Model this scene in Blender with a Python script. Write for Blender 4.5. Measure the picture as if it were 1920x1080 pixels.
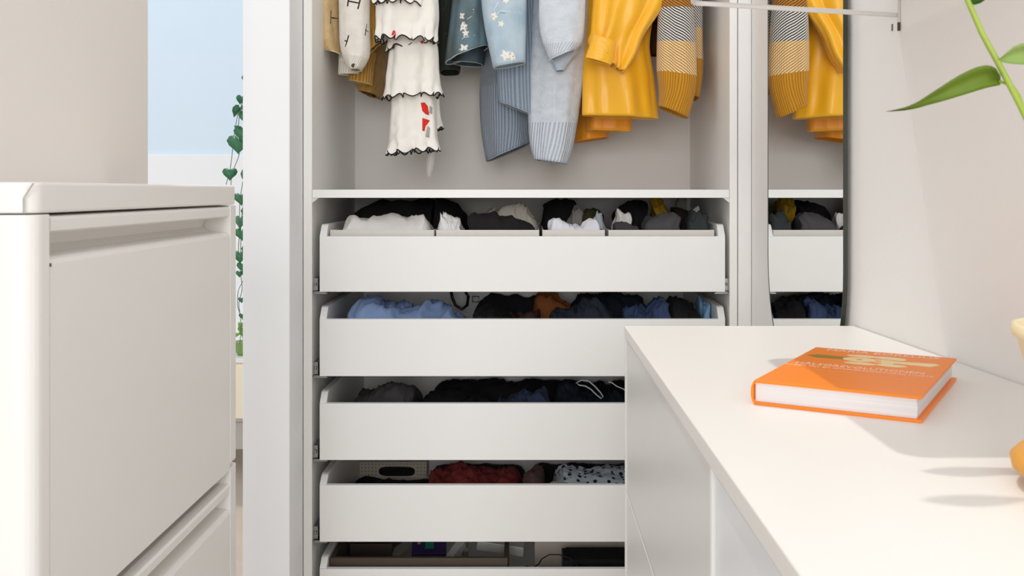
import bpy, bmesh, math, random
import numpy as np
from mathutils import Vector, Matrix, noise
from mathutils.bvhtree import BVHTree
sc = bpy.context.scene
for o in list(bpy.data.objects): bpy.data.objects.remove(o)
C = sc.collection
PI = math.pi
# ---------------- camera, light, exposure ----------------
F, VX, VY, CZ = 1844.0, 992.0, 358.0, 1.15
cam_d = bpy.data.cameras.new('camera'); cam = bpy.data.objects.new('camera', cam_d); C.objects.link(cam)
cam.location = (0, 0, CZ); cam.rotation_euler = (PI/2, 0, 0)
cam_d.sensor_width = 36.0; cam_d.lens = 36.0*F/1920
cam_d.shift_x = (960-VX)/1920; cam_d.shift_y = (VY-540)/1920
cam_d.clip_start = 0.02
cam_d.dof.use_dof = True; cam_d.dof.focus_distance = 2.2; cam_d.dof.aperture_fstop = 16
sc.camera = cam
w = bpy.data.worlds.new('world'); sc.world = w; w.use_nodes = True
bgn = w.node_tree.nodes['Background']; bgn.inputs[0].default_value = (0.93, 0.97, 1.0, 1); bgn.inputs[1].default_value = 0.86
sun_d = bpy.data.lights.new('sun', 'SUN'); sun = bpy.data.objects.new('sun', sun_d); C.objects.link(sun)
sun_d.energy = 0.88; sun_d.angle = math.radians(0.8); sun_d.color = (1, 0.955, 0.89)
sun.rotation_euler = Vector((0.15, -0.32, -1)).to_track_quat('-Z', 'Y').to_euler()
ar_d = bpy.data.lights.new('front_fill', 'AREA'); ar = bpy.data.objects.new('front_fill', ar_d); C.objects.link(ar)  # unseen area lamp added behind the camera as soft frontal fill
ar_d.shape = 'RECTANGLE'; ar_d.size = 2.6; ar_d.size_y = 2.0; ar_d.energy = 112; ar_d.color = (1.0, 0.99, 0.98)
ar.location = (-0.2, -5.0, 2.0)
ar.rotation_euler = (Vector((0.1, 2.3, 0.9))-Vector(ar.location)).to_track_quat('-Z', 'Y').to_euler()
vs = sc.view_settings; sc.display_settings.display_device = 'sRGB'
vs.view_transform = 'Standard'; vs.look = 'None'; vs.gamma = 1.0; vs.use_curve_mapping = False; vs.exposure = 0.39
sc.cycles.max_bounces = 10; sc.cycles.diffuse_bounces = 6

def P(px, py, Y): return Vector(((px-VX)/F*Y, Y, CZ+(VY-py)/F*Y))
def PZ(py, Y): return CZ+(VY-py)/F*Y
def PX(px, Y): return (px-VX)/F*Y
# ---------------- materials ----------------
def srgb(h):
    v = [int(h[i:i+2], 16)/255 for i in (0, 2, 4)]
    return tuple((c/12.92 if c <= 0.04045 else ((c+0.055)/1.055)**2.4) for c in v)+(1,)
MC = {}
def new_mat(name):
    m = bpy.data.materials.new(name); m.use_nodes = True
    return m, m.node_tree.nodes, m.node_tree.links, m.node_tree.nodes['Principled BSDF']
def mat(name, col, rough=0.5, var=0.03, scale=30, bump=0.0, bscale=200, metal=0, sheen=0, spec=0.5, trans=0, sub=0):
    if name in MC: return MC[name]
    m, N, L, b = new_mat(name)
    c = srgb(col) if isinstance(col, str) else col
    tc = N.new('ShaderNodeTexCoord'); nz = N.new('ShaderNodeTexNoise'); nz.inputs['Scale'].default_value = scale; nz.inputs['Detail'].default_value = 4
    L.new(tc.outputs['Object'], nz.inputs['Vector'])
    mx = N.new('ShaderNodeMix'); mx.data_type = 'RGBA'
    mx.inputs[6].default_value = tuple(min(1, x*(1-var)) for x in c[:3])+(1,)
    mx.inputs[7].default_value = tuple(min(1, x*(1+var)) for x in c[:3])+(1,)
    L.new(nz.outputs['Fac'], mx.inputs[0]); L.new(mx.outputs[2], b.inputs['Base Color'])
    b.inputs['Roughness'].default_value = rough; b.inputs['Metallic'].default_value = metal
    b.inputs['Specular IOR Level'].default_value = spec
    b.inputs['Sheen Weight'].default_value = sheen
    if trans:
        b.inputs['Transmission Weight'].default_value = trans
    if sub:
        b.inputs['Subsurface Weight'].default_value = sub; b.inputs['Subsurface Radius'].default_value = (.01, .01, .005)
    if bump:
        n2 = N.new('ShaderNodeTexNoise'); n2.inputs['Scale'].default_value = bscale; n2.inputs['Detail'].default_value = 3
        L.new(tc.outputs['Object'], n2.inputs['Vector'])
        bp = N.new('ShaderNodeBump'); bp.inputs['Strength'].default_value = bump; bp.inputs['Distance'].default_value = 0.002
        L.new(n2.outputs['Fac'], bp.inputs['Height']); L.new(bp.outputs[0], b.inputs['Normal'])
    MC[name] = m
    return m
def rib_mat(name, col, col2, per=0.006, rough=0.9, depth=0.6, diag=0.0, vlim=None, colb=None):
    """knit ribs along the v direction of the uv map (metres); diag tilts them; below vlim metres from the hem a second look"""
    if name in MC: return MC[name]
    m, N, L, b = new_mat(name)
    uv = N.new('ShaderNodeUVMap'); uv.uv_map = 'UVMap'
    sx = N.new('ShaderNodeSeparateXYZ'); L.new(uv.outputs[0], sx.inputs[0])
    def math_(op, a, bb):
        n = N.new('ShaderNodeMath'); n.operation = op
        for i, v in enumerate((a, bb)):
            if v is None: continue
            if isinstance(v, (int, float)): n.inputs[i].default_value = v
            else: L.new(v, n.inputs[i])
        return n.outputs[0]
    t = math_('ADD', sx.outputs[0], math_('MULTIPLY', sx.outputs[1], diag))
    s = math_('SINE', math_('MULTIPLY', t, 2*PI/per), None)
    f = math_('ADD', math_('MULTIPLY', s, 0.5), 0.5)
    nz = N.new('ShaderNodeTexNoise'); nz.inputs['Scale'].default_value = 160; L.new(uv.outputs[0], nz.inputs['Vector'])
    f2 = math_('ADD', math_('MULTIPLY', f, 0.8), math_('MULTIPLY', nz.outputs['Fac'], 0.25))
    mx = N.new('ShaderNodeMix'); mx.data_type = 'RGBA'; mx.inputs[6].default_value = srgb(col2); mx.inputs[7].default_value = srgb(col)
    h = f2
    colout = mx.outputs[2]; L.new(f2, mx.inputs[0])
    if vlim is not None:
        k = math_('GREATER_THAN', sx.outputs[1], vlim)   # v grows upwards from the hem
        n3 = N.new('ShaderNodeTexNoise'); n3.inputs['Scale'].default_value = 45; n3.inputs['Detail'].default_value = 6; L.new(uv.outputs[0], n3.inputs['Vector'])
        m3 = N.new('ShaderNodeMix'); m3.data_type = 'RGBA'; m3.inputs[6].default_value = srgb(col2); m3.inputs[7].default_value = srgb(colb or col); 
        L.new(math_('ADD', n3.outputs['Fac'], 0.25), m3.inputs[0])
        m4 = N.new('ShaderNodeMix'); m4.data_type = 'RGBA'; L.new(k, m4.inputs[0]); L.new(colout, m4.inputs[6]); L.new(m3.outputs[2], m4.inputs[7]); colout = m4.outputs[2]
        mf = N.new('ShaderNodeMix'); mf.data_type = 'FLOAT'; L.new(k, mf.inputs[0]); L.new(f2, mf.inputs[2]); L.new(nz.outputs['Fac'], mf.inputs[3]); h = mf.outputs[0]
    L.new(colout, b.inputs['Base Color'])
    bp = N.new('ShaderNodeBump'); bp.inputs['Strength'].default_value = depth; bp.inputs['Distance'].default_value = per*0.5
    L.new(h, bp.inputs['Height']); L.new(bp.outputs[0], b.inputs['Normal'])
    b.inputs['Roughness'].default_value = rough; b.inputs['Sheen Weight'].default_value = 0.25
    b.inputs['Specular IOR Level'].default_value = 0.2
    MC[name] = m
    return m
def band_mat(name):
    """mustard sweater: solid ribbed cuff, ochre twill, grey-white twill, brown stripe (bands knitted at fixed v)"""
    m, N, L, b = new_mat(name)
    uv = N.new('ShaderNodeUVMap'); uv.uv_map = 'UVMap'
    sx = N.new('ShaderNodeSeparateXYZ'); L.new(uv.outputs[0], sx.inputs[0])
    def math_(op, a, bb):
        n = N.new('ShaderNodeMath'); n.operation = op
        for i, v in enumerate((a, bb)):
            if v is None: continue
            if isinstance(v, (int, float)): n.inputs[i].default_value = v
            else: L.new(v, n.inputs[i])
        return n.outputs[0]
    tw = math_('SINE', math_('MULTIPLY', math_('ADD', sx.outputs[1], math_('MULTIPLY', sx.outputs[0], -0.8)), 2*PI/0.0072), None)
    tw = math_('GREATER_THAN', tw, 0.05)
    rb = math_('ADD', math_('MULTIPLY', math_('SINE', math_('MULTIPLY', sx.outputs[0], 2*PI/0.0055), None), 0.5), 0.5)
    def mixc(f, a, c):
        n = N.new('ShaderNodeMix'); n.data_type = 'RGBA'; L.new(f, n.inputs[0])
        for i, v in ((6, a), (7, c)):
            if isinstance(v, str): n.inputs[i].default_value = srgb(v)
            else: L.new(v, n.inputs[i])
        return n.outputs[2]
    cuff = mixc(rb, 'A8700C', 'D39416'); och = mixc(tw, 'B98234', 'F3DDB0'); gr = mixc(tw, '34302F', 'EDE8E2'); br = mixc(tw, '6B3D12', 'C98A2A')
    v = sx.outputs[1]
    c = mixc(math_('GREATER_THAN', v, 0.095), cuff, och)
    c = mixc(math_('GREATER_THAN', v, 0.172), c, gr)
    c = mixc(math_('GREATER_THAN', v, 0.255), c, br)
    c = mixc(math_('GREATER_THAN', v, 0.34), c, gr)
    c = mixc(math_('GREATER_THAN', v, 0.42), c, och)
    L.new(c, b.inputs['Base Color'])
    bp = N.new('ShaderNodeBump'); bp.inputs['Strength'].default_value = 0.5; bp.inputs['Distance'].default_value = 0.002
    L.new(math_('ADD', tw, rb), bp.inputs['Height']); L.new(bp.outputs[0], b.inputs['Normal'])
    b.inputs['Roughness'].default_value = 0.9; b.inputs['Sheen Weight'].default_value = 0.2
    return m
WHITE = mat('white_lacquer', 'EFEEEC', 0.38, 0.01, 5, spec=0.4)
WHITE2 = mat('white_foil', 'EDECEA', 0.5, 0.01, 5)
GABLE = mat('white_gable', 'F0EEEA', 0.45, 0.01, 5)
PLASTIC = mat('white_plastic', 'F0EDE9', 0.42, 0.012, 8, bump=0.04, bscale=400)
WALL = mat('painted_wall', 'F1EEEB', 0.85, 0.012, 6, bump=0.12, bscale=260)
PILLAR = mat('white_wall_paint', 'F4F4F5', 0.85, 0.008, 6, bump=0.08, bscale=260)
BEIGE = mat('beige_wall', 'EFE8E2', 0.88, 0.015, 5, bump=0.12, bscale=240)
BLUE = mat('pale_blue_paint', 'DCEBF8', 0.85, 0.02, 2, bump=0.08, bscale=200)
FLOOR = mat('oak_floor', 'B3A699', 0.5, 0.12, 9, bump=0.1, bscale=60)
METAL = mat('runner_metal', '9A9A98', 0.35, 0.05, 60, metal=0.9)
BLACK = mat('black_metal', '2B2F27', 0.4, 0.05, 60)
DARKIN = mat('dark_gap', '4A443C', 0.8)
# ---------------- helpers ----------------
def obj(name, me, m=None, parent=None):
    o = bpy.data.objects.new(name, me); C.objects.link(o)
    if m is not None and me is not None: me.materials.append(m)
    if parent is not None: o.parent = parent
    return o
def mesh(name, verts, faces, smooth=False, uvs=None):
    me = bpy.data.meshes.new(name); me.from_pydata([tuple(v) for v in verts], [], faces)
    if smooth: me.polygons.foreach_set('use_smooth', [True]*len(me.polygons))
    if uvs is not None:
        uvl = me.uv_layers.new(name='UVMap')
        k = 0
        for p, fu in zip(me.polygons, uvs):
            for u in fu: uvl.data[k].uv = u; k += 1
    me.update()
    return me
def empty(name, loc, label=None, cat=None, group=None):
    o = bpy.data.objects.new(name, None); C.objects.link(o); o.location = loc; o.empty_display_size = 0.05
    if label: tag(o, label, cat, group)
    return o
def tag(o, label, cat, group=None):
    o['label'] = label
    if cat: o['category'] = cat
    if group: o['group'] = group
    return o
def part(name, me, m, root):
    """mesh given in world coordinates, parented to root without moving"""
    o = obj(name, me, m, root)
    q = root; off = Vector((0, 0, 0))
    while q is not None: off += Vector(q.location); q = q.parent
    me.transform(Matrix.Translation(-off))
    return o
def boxes_bm(bxs, bev=0.0, seg=2):
    bm = bmesh.new()
    for (x0, x1, y0, y1, z0, z1) in bxs:
        b2 = bmesh.new()
        bmesh.ops.create_cube(b2, size=1)
        for v in b2.verts:
            v.co = ((x0+x1)/2+v.co.x*(x1-x0), (y0+y1)/2+v.co.y*(y1-y0), (z0+z1)/2+v.co.z*(z1-z0))
        if bev: bmesh.ops.bevel(b2, geom=list(b2.edges), offset=bev, segments=seg, affect='EDGES', profile=0.5)
        t = bpy.data.meshes.new('t'); b2.to_mesh(t); b2.free(); bm.from_mesh(t); bpy.data.meshes.remove(t)
    return bm
def boxes(bxs, bev=0.0, seg=2):
    bm = boxes_bm(bxs, bev, seg)
    me = bpy.data.meshes.new('mesh'); bmesh.ops.recalc_face_normals(bm, faces=bm.faces); bm.to_mesh(me); bm.free(); return me
def prism(poly, axis, a0, a1, bev=0.0):
    """poly: 2D list. axis 'x': poly=(y,z); 'y': (x,z); 'z': (x,y)"""
    bm = bmesh.new()
    def co(p, a): return {'x': (a, p[0], p[1]), 'y': (p[0], a, p[1]), 'z': (p[0], p[1], a)}[axis]
    A = [bm.verts.new(co(p, a0)) for p in poly]; B = [bm.verts.new(co(p, a1)) for p in poly]
    n = len(poly); bm.faces.new(A); bm.faces.new(B[::-1])
    for i in range(n): bm.faces.new((A[i], B[i], B[(i+1) % n], A[(i+1) % n]))
    bmesh.ops.recalc_face_normals(bm, faces=bm.faces)
    if bev: bmesh.ops.bevel(bm, geom=list(bm.edges), offset=bev, segments=2, affect='EDGES', profile=0.5)
    me = bpy.data.meshes.new('mesh'); bm.to_mesh(me); bm.free(); return me
def tube_mesh(pts, r, n=6, closed=False):
    pts = [Vector(p) for p in pts]; V = []; Fc = []
    m = len(pts)
    up = Vector((0.13, 0.31, 0.94)).normalized()
    for i, p in enumerate(pts):
        a = pts[(i-1) % m] if (closed or i > 0) else p; b = pts[(i+1) % m] if (closed or i < m-1) else p
        t = (b-a); t = t.normalized() if t.length > 1e-9 else Vector((0, 0, 1))
        u = t.cross(up); u = u.normalized() if u.length > 1e-4 else Vector((1, 0, 0)); v = t.cross(u)
        rr = r(i/(m-1)) if callable(r) else r
        for k in range(n):
            q = 2*PI*k/n; V.append(p+u*(math.cos(q)*rr)+v*(math.sin(q)*rr))
    for i in range(m if closed else m-1):
        for k in range(n):
            a = i*n+k; b = i*n+(k+1) % n; c = ((i+1) % m)*n+(k+1) % n; d = ((i+1) % m)*n+k
            Fc.append((a, b, c, d))
    if not closed: Fc.append(tuple(range(n))[::-1]); Fc.append(tuple((m-1)*n+k for k in range(n)))
    return mesh('tube', V, Fc, True)
def lathe(prof, cx, cy, n=40):
    V = []; Fc = []
    for (r, z) in prof:
        for k in range(n):
            q = 2*PI*k/n; V.append((cx+r*math.cos(q), cy+r*math.sin(q), z))
    for i in range(len(prof)-1):
        for k in range(n):
            Fc.append((i*n+k, i*n+(k+1) % n, (i+1)*n+(k+1) % n, (i+1)*n+k))
    Fc.append(tuple(range(n))[::-1]); Fc.append(tuple((len(prof)-1)*n+k for k in range(n)))
    return mesh('lathe', V, Fc, True)
def structure(name, me, m, label=None):
    o = obj(name, me, m); o['kind'] = 'structure'
    o['label'] = label or name.replace('_', ' ')
    return o
def catmull(ts, ks, vals):
    """smooth-ish interpolation of rows"""
    vals = np.array(vals, float); ks = np.array(ks, float); out = []
    for t in ts:
        i = min(max(np.searchsorted(ks, t, side='right')-1, 0), len(ks)-2)
        h = ks[i+1]-ks[i]; u = (t-ks[i])/h
        m0 = (vals[i+1]-vals[i-1])/(ks[i+1]-ks[i-1])*h if i > 0 else vals[i+1]-vals[i]
        m1 = (vals[i+2]-vals[i])/(ks[i+2]-ks[i])*h if i+2 < len(ks) else vals[i+1]-vals[i]
        out.append((2*u**3-3*u*u+1)*vals[i]+(u**3-2*u*u+u)*m0+(-2*u**3+3*u*u)*vals[i+1]+(u**3-u*u)*m1)
    return np.array(out)
BV = {}
# ---------------- the room ----------------
structure('floor', boxes([(-3.4, 1.0, -2.4, 4.6, -0.05, 0.0)]), FLOOR, 'grey-brown wooden floor')
def wall_plan(pts, z0, z1, th):
    # pts along the inner face (x,y); thickness to +x
    poly = pts+[(x+th, y) for x, y in reversed(pts)]
    return prism(poly, 'z', z0, z1)
WX = 0.513
def wx(y): return WX if y >= 1.57 else WX+0.061*(1.57-y)
structure('wall_right', wall_plan([(wx(-0.2), -0.2), (WX, 1.57), (WX, 2.95)], 0, 2.55, 0.1), WALL, 'off-white wall on the right')
structure('wall_left', boxes([(-0.72, -0.6, 0.0, 1.55, 0, 2.55)], 0.002), BEIGE, 'beige wall behind the white plastic cabinet')
structure('wall_partition', boxes([(-0.6255, -0.523, 2.148, 4.45, 0, 2.55)], 0.0015), PILLAR, 'white wall end left of the wardrobe')
structure('wall_wardrobe_back', boxes([(-0.523, 0.615, 2.952, 3.05, 0, 2.55)]), PILLAR, 'white wall behind the wardrobe')
YB = 4.40
zb = PZ(290, YB)
structure('wall_far', boxes([(-3.3, -0.6255, YB, YB+0.1, 0, 2.55)]), BLUE, 'pale blue painted wall of the room beyond')
structure('trim_1', boxes([(-3.3, -0.6255, YB-0.015, YB, 0.12, zb)], 0.003), PILLAR, 'white wall panelling below the pale blue paint')
structure('baseboard_far', boxes([(-3.3, -0.6255, YB-0.03, YB, 0, 0.12)], 0.004), WHITE, 'white baseboard in the room beyond')
structure('wall_far_left', boxes([(-3.4, -3.3, -0.2, 4.5, 0, 2.55)]), PILLAR, 'white side wall of the room beyond')
# ---------------- wardrobe ----------------
YF, YBK = 2.27, 2.85
WL, WR = PX(585, YF), PX(1368, YF)
ZT = 2.36
wr = empty('wardrobe', ((WL+WR)/2, 2.56, 0), 'tall open white wardrobe with hanging clothes above five shallow drawers', 'wardrobe')
part('side_panel', boxes([(-0.521, WL, YF, YBK, 0, ZT)], 0.0012), GABLE, wr)
part('side_panel', boxes([(WR, WR+0.018, YF, YBK, 0, ZT)], 0.0012), GABLE, wr)
part('back_panel', boxes([(WL, WR, YBK-0.02, YBK-0.012, 0.0, ZT)]), mat('back_board', 'E4DFD9', 0.7, 0.01, 4), wr)
part('top_panel', boxes([(WL, WR, YF, YBK-0.02, ZT-0.018, ZT)], 0.001), GABLE, wr)
part('bottom_panel', boxes([(WL, WR, YF, YBK-0.02, 0.05, 0.068)], 0.001), GABLE, wr)
part('plinth', boxes([(WL, WR, YF+0.02, YF+0.035, 0.0, 0.05)]), GABLE, wr)
# shelf just at eye level
zs1 = PZ(355.5, YF); zs0 = PZ(371, YF)
sh = part('shelf', boxes([(WL+0.0008, WR-0.0008, YF-0.002, YBK-0.02, zs0, zs1)], 0.0012), WHITE, wr)
for sx, px in ((WL, 1), (WR, -1)):
    q = [(sx, zs0), (sx+px*0.014, zs0), (sx, zs0-0.011)]
    part('shelf_bracket', prism(q, 'y', YF+0.004, YF+0.012), WHITE2, wr)
part('clothes_rail', tube_mesh([(WL, 2.56, 2.24), (WR, 2.56, 2.24)], 0.0125, 16), METAL, wr)
structure('trim_2', boxes([(WR+0.0195, WX-0.001, YF-0.004, YBK, 0, ZT)], 0.001), WHITE, 'white filler strip between wardrobe and right wall')
# small drilled holes on the left side-panel front
DR = [(443, 547, 420), (598, 705, 573), (756, 862, 731), (909, 1015, 886), (1066, 1172, 1040)]
DX0, DX1 = PX(599, YF), PX(1360, YF)
for i, (yt, yb, ys) in enumerate(DR):
    zt, z0, zs = PZ(yt, YF), PZ(yb, YF), PZ(ys, YF+0.03)
    th = 0.016; Yb = 2.80
    trayl = []
    bm = bmesh.new()
    def addm(me):
        bm.from_mesh(me); bpy.data.meshes.remove(me)
    side = [(YF+0.001, z0), (YF+0.001, zt+0.001), (YF+0.022, zs-0.002), (YF+0.03, zs), (Yb, zs), (Yb, z0)]
    for (a, b2) in ((DX0, DX0+th), (DX1-th, DX1)):
        addm(prism(side, 'x', a, b2, 0.0015))
    addm(boxes([(DX0+th, DX1-th, YF+0.012, Yb-0.012, z0+0.010, z0+0.016), (DX0+th, DX1-th, Yb-0.012, Yb, z0+0.01, zs-0.012)], 0.0008))
    me = bpy.data.meshes.new('drawer'); bm.to_mesh(me); bm.free()
    d = part('drawer', me, WHITE, wr)
    part('front_panel', boxes([(DX0+0.001, DX1-0.001, YF-0.004, YF+0.012, z0, zt)], 0.0014), WHITE2, d)
    for (g, s) in ((WL, 1), (WR, -1)):
        a, b2 = sorted((g, g+s*0.011)); a2, b3 = sorted((g, g+s*0.034))
        part('runner', boxes([(a, b2, YF+0.012, 2.76, z0+0.001, z0+0.030), (a2, b3, YF+0.006, 2.76, z0-0.006, z0-0.003), (a2+0.003, b3-0.003, YF+0.004, YF+0.010, z0-0.003, z0+0.0003)], 0.0006), METAL, d)
        part('screw', lathe([(0.003, z0+0.014), (0.0032, z0+0.018), (0.001, z0+0.020)], g+s*0.006, YF+0.008, 10), METAL, d)
# ---------------- mirror on the right wall ----------------
mx_, my0, my1, mz0, mz1 = 0.5005, 1.564, 2.061, CZ-0.38, CZ+0.80
R_ = (my1-my0)/2; myc = (my0+my1)/2
def pill(r, z0, z1, n=32):
    p = []
    for k in range(n+1): a = PI+PI*k/n; p.append((myc+r*math.cos(a), z0+R_+r*math.sin(a)))
    for k in range(n+1): a = PI*k/n; p.append((myc+r*math.cos(a), z1-R_+r*math.sin(a)))
    return p
mr = empty('wall_mirror', (mx_, myc, CZ), 'tall rounded mirror with thin black frame on the right wall', 'mirror')
mm, N_, L_, b_ = new_mat('mirror_glass'); b_.inputs['Base Color'].default_value = (0.93, 0.94, 0.93, 1); b_.inputs['Metallic'].default_value = 1; b_.inputs['Roughness'].default_value = 0.0
part('mirror_glass', prism(pill(R_-0.002, mz0, mz1), 'x', mx_, mx_+0.004), mm, mr)
po, pi_ = pill(R_, mz0, mz1), pill(R_-0.002, mz0, mz1)
V = []; Fc = []; n = len(po)
for x in (mx_-0.0006, mx_+0.0062):
    V += [(x, a, b) for a, b in po]; V += [(x, a, b) for a, b in pi_]
for k in range(n):
    j = (k+1) % n
    Fc += [(k, j, n+j, n+k), (2*n+k, 3*n+k, 3*n+j, 2*n+j), (k, 2*n+k, 2*n+j, j), (n+k, n+j, 3*n+j, 3*n+k)]
part('frame', mesh('frame', V, Fc), BLACK, mr)
part('mounting_board', prism(pill(R_-0.035, mz0+0.035, mz1-0.035), 'x', mx_+0.0045, WX-0.0002), mat('mount_grey', '55534F', 0.8), mr)
# ---------------- wall rack (upper right) ----------------
RX0, RY1, RY0, RZ = 0.230, 1.397, 0.94, CZ+0.263
rk = empty('wall_shelf', (WX, 1.2, RZ), 'white wall shelf with thin rounded rim, cut off at the top beside the mirror', 'shelf')
def rr_path(x0, x1, y0, y1, r, z0, z1):
    p = [(x1, y1, z1)]
    for k in range(9):
        a = PI/2+PI/2*k/8; p.append((x0+r+r*math.cos(a), y1-r+r*math.sin(a), z0))
    for k in range(9):
        a = PI+PI/2*k/8; p.append((x0+r+r*math.cos(a), y0+r+r*math.sin(a), z0))
    p.append((x1+0.03, y0, z1)); return p
part('rim', tube_mesh(rr_path(RX0, WX-0.001+0.01, RY0, RY1, 0.02, RZ+0.003, RZ-0.013), 0.0036, 10), WHITE, rk)
pl = rr_path(RX0-0.0045, WX, RY0+0.0096, RY1+0.0096, 0.02, 0, 0)
part('shelf_board', prism([(p[0], p[1]) for p in pl], 'z', RZ+0.036, RZ+0.040), WHITE, rk)
for yy in (1.00, 1.34):
    for xx_ in (RX0, WX-0.0025): part('stay', boxes([(xx_-0.002, xx_+0.002, yy, yy+0.006, RZ+0.002, RZ+0.036)]), WHITE, rk)
bx = wx(1.39)
part('bracket', boxes([(bx-0.003, bx-0.0002, 1.3875, 1.3900, CZ+0.236, CZ+0.45)], 0.0006), mat('bracket_grey', 'CFCBC6', 0.4), rk)
part('hook', boxes([(bx-0.004, bx-0.0005, 1.3865, 1.3895, CZ+0.226, CZ+0.238)], 0.0006), BLACK, rk)
part('hook', boxes([(bx-0.003, bx-0.0005, 1.412, 1.415, CZ+0.230, CZ+0.240)], 0.0006), mat('hook_grey', '6E6C68', 0.4), rk)
# ---------------- dresser ----------------
DZ = CZ-0.2126
dr = empty('dresser', (0.33, 0.9, 0), 'long low white dresser with plain handleless fronts along the right wall', 'dresser')
ey = 1.549
part('top_panel', prism([(0.150, 0.20), (wx(0.20)-0.001, 0.20), (WX-0.001, 1.57-0.02), (0.150, ey)], 'z', DZ-0.0165, DZ, 0.0012), mat('dresser_top', 'EAE7E3', 0.42, 0.008, 5), dr)
FR = mat('dresser_front', 'DEDEDB', 0.35, 0.008, 4)
part('body', boxes([(0.168, 0.508, 0.22, ey-0.001, 0.0, DZ-0.0172)]), WHITE, dr)
part('end_panel', boxes([(0.1505, 0.168, ey-0.018, ey-0.001, 0.0, DZ-0.0172)], 0.0008), WHITE, dr)
zz = [DZ-0.021, DZ-0.2595, DZ-0.500, DZ-0.74, 0.03]
zz = [DZ-0.0190, CZ-0.4700, CZ-0.715, CZ-0.93, 0.03]
for a, b2 in zip(zz[:-1], zz[1:]):
    part('drawer_front', boxes([(0.1520, 0.1675, 0.822, ey-0.0195, b2+0.004, a)], 0.001), FR, dr)
part('stile', boxes([(0.1505, 0.168, 0.8115, 0.820, 0.0, DZ-0.0172)], 0.0006), WHITE, dr)
part('door', boxes([(0.1540, 0.1675, 0.23, 0.8095, 0.03, DZ-0.0225)], 0.001), mat('dresser_door', 'E9ECEF', 0.3, 0.008, 4), dr)
# ---------------- book ----------------
bk = empty('book', (0.221, 0.98, DZ), 'closed orange hardback book with gold cutlery drawing on the dresser', 'book')
bk.rotation_euler = (0, 0, math.radians(-30.5))
ORG = mat('orange_cloth', 'FA850A', 0.45, 0.03, 40, bump=0.05, bscale=800)
PAGE = mat('page_block', 'E4E2DF', 0.8, 0.03, 20)
bw, bh, bt = 0.160, 0.240, 0.0245
def lpart(name, me, m, root=bk): return obj(name, me, m, root)
lpart('front_cover', boxes([(0.003, bw, 0, bh, bt-0.0028, bt)], 0.0009), ORG)
lpart('back_cover', boxes([(0.003, bw, 0, bh, 0.0, 0.0028)], 0.0009), ORG)
sp = []
for k in range(9):
    a = PI/2+PI*k/8; sp.append((0.005+0.0052*math.cos(a), bt/2+bt/2*math.sin(a)))
sp += [(0.0052, 0.0025), (0.0025, 0.005), (0.0025, bt-0.005), (0.0052, bt-0.0025)]
lpart('spine', prism(sp, 'y', 0, bh), ORG)
V = []; Fc = []
pgm = prism([(0.0035, 0.0030), (bw-0.005, 0.0030), (bw-0.0042, bt/2), (bw-0.005, bt-0.0030), (0.0035, bt-0.0030)], 'y', 0.004, bh-0.004)
pm, N_, L_, b_ = new_mat('pages')
tc = N_.new('ShaderNodeTexCoord'); mp = N_.new('ShaderNodeMapping'); mp.inputs['Scale'].default_value = (3, 3, 1500); L_.new(tc.outputs['Object'], mp.inputs[0])
nz = N_.new('ShaderNodeTexNoise'); L_.new(mp.outputs[0], nz.inputs['Vector']); nz.inputs['Scale'].default_value = 1
cr = N_.new('ShaderNodeValToRGB'); cr.color_ramp.elements[0].color = srgb('C9C8CB'); cr.color_ramp.elements[1].color = srgb('F2F2F2'); L_.new(nz.outputs['Fac'], cr.inputs[0]); L_.new(cr.outputs[0], b_.inputs['Base Color']); b_.inputs['Roughness'].default_value = 0.8
lpart('page_block', pgm, pm)
lpart('bookmark_ribbon', boxes([(bw-0.012, bw-0.006, bh-0.004, bh+0.012, 0.004, 0.0048)], 0.0002), ORG)
GOLD = mat('gold_foil', 'F4D69A', 0.4, 0.06, 60)
def flat(polys, z, m, name):
    bm = bmesh.new()
    for poly in polys:
        A = [bm.verts.new((x, y, z)) for x, y in poly]; B = [bm.verts.new((x, y, z+0.0002)) for x, y in poly]
        k = len(A); bm.faces.new(A[::-1]); bm.faces.new(B)
        for i in range(k): bm.faces.new((A[i], A[(i+1) % k], B[(i+1) % k], B[i]))
    me = bpy.data.meshes.new(name); bm.to_mesh(me); bm.free(); return lpart(name, me, m)
def blob(cx, cy, rx, ry, ph=0, n=18, lob=0, la=0.0):
    return [(cx+rx*(1+la*math.cos(lob*2*PI*k/n+ph))*math.cos(2*PI*k/n), cy+ry*(1+la*math.cos(lob*2*PI*k/n+ph))*math.sin(2*PI*k/n)) for k in range(n)]
yk = bh-0.066
g = [[(0.010, yk+0.002), (0.020, yk+0.013), (0.060, yk+0.010), (0.060, yk-0.006), (0.022, yk-0.008)],
     [(0.105, yk+0.008), (0.146, yk+0.013), (0.151, yk+0.004), (0.143, yk-0.010), (0.105, yk-0.006)],
     blob(0.068, yk, 0.018, 0.014), blob(0.094, yk+0.001, 0.017, 0.011), blob(0.066, yk+0.024, 0.017, 0.008), blob(0.096, yk+0.024, 0.018, 0.009),
     blob(0.074, yk-0.025, 0.017, 0.008), blob(0.106, yk-0.022, 0.016, 0.009), blob(0.108, yk+0.020, 0.006, 0.008), blob(0.100, yk-0.012, 0.006, 0.009)]
for q_, gg in enumerate(g[1:]): flat([gg], bt+0.0001+0.00001*q_, GOLD, 'cover_drawing')
tag(flat(g[:1], bt+0.0001, mat('olive_foil', '8F7A1E', 0.4), 'cover_drawing'), 'dark olive blade of the drawing', None)
for xx_ in (0.068, 0.088): flat([blob(xx_, yk, 0.0035, 0.003)], bt+0.0003, ORG, 'cover_drawing')
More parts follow.
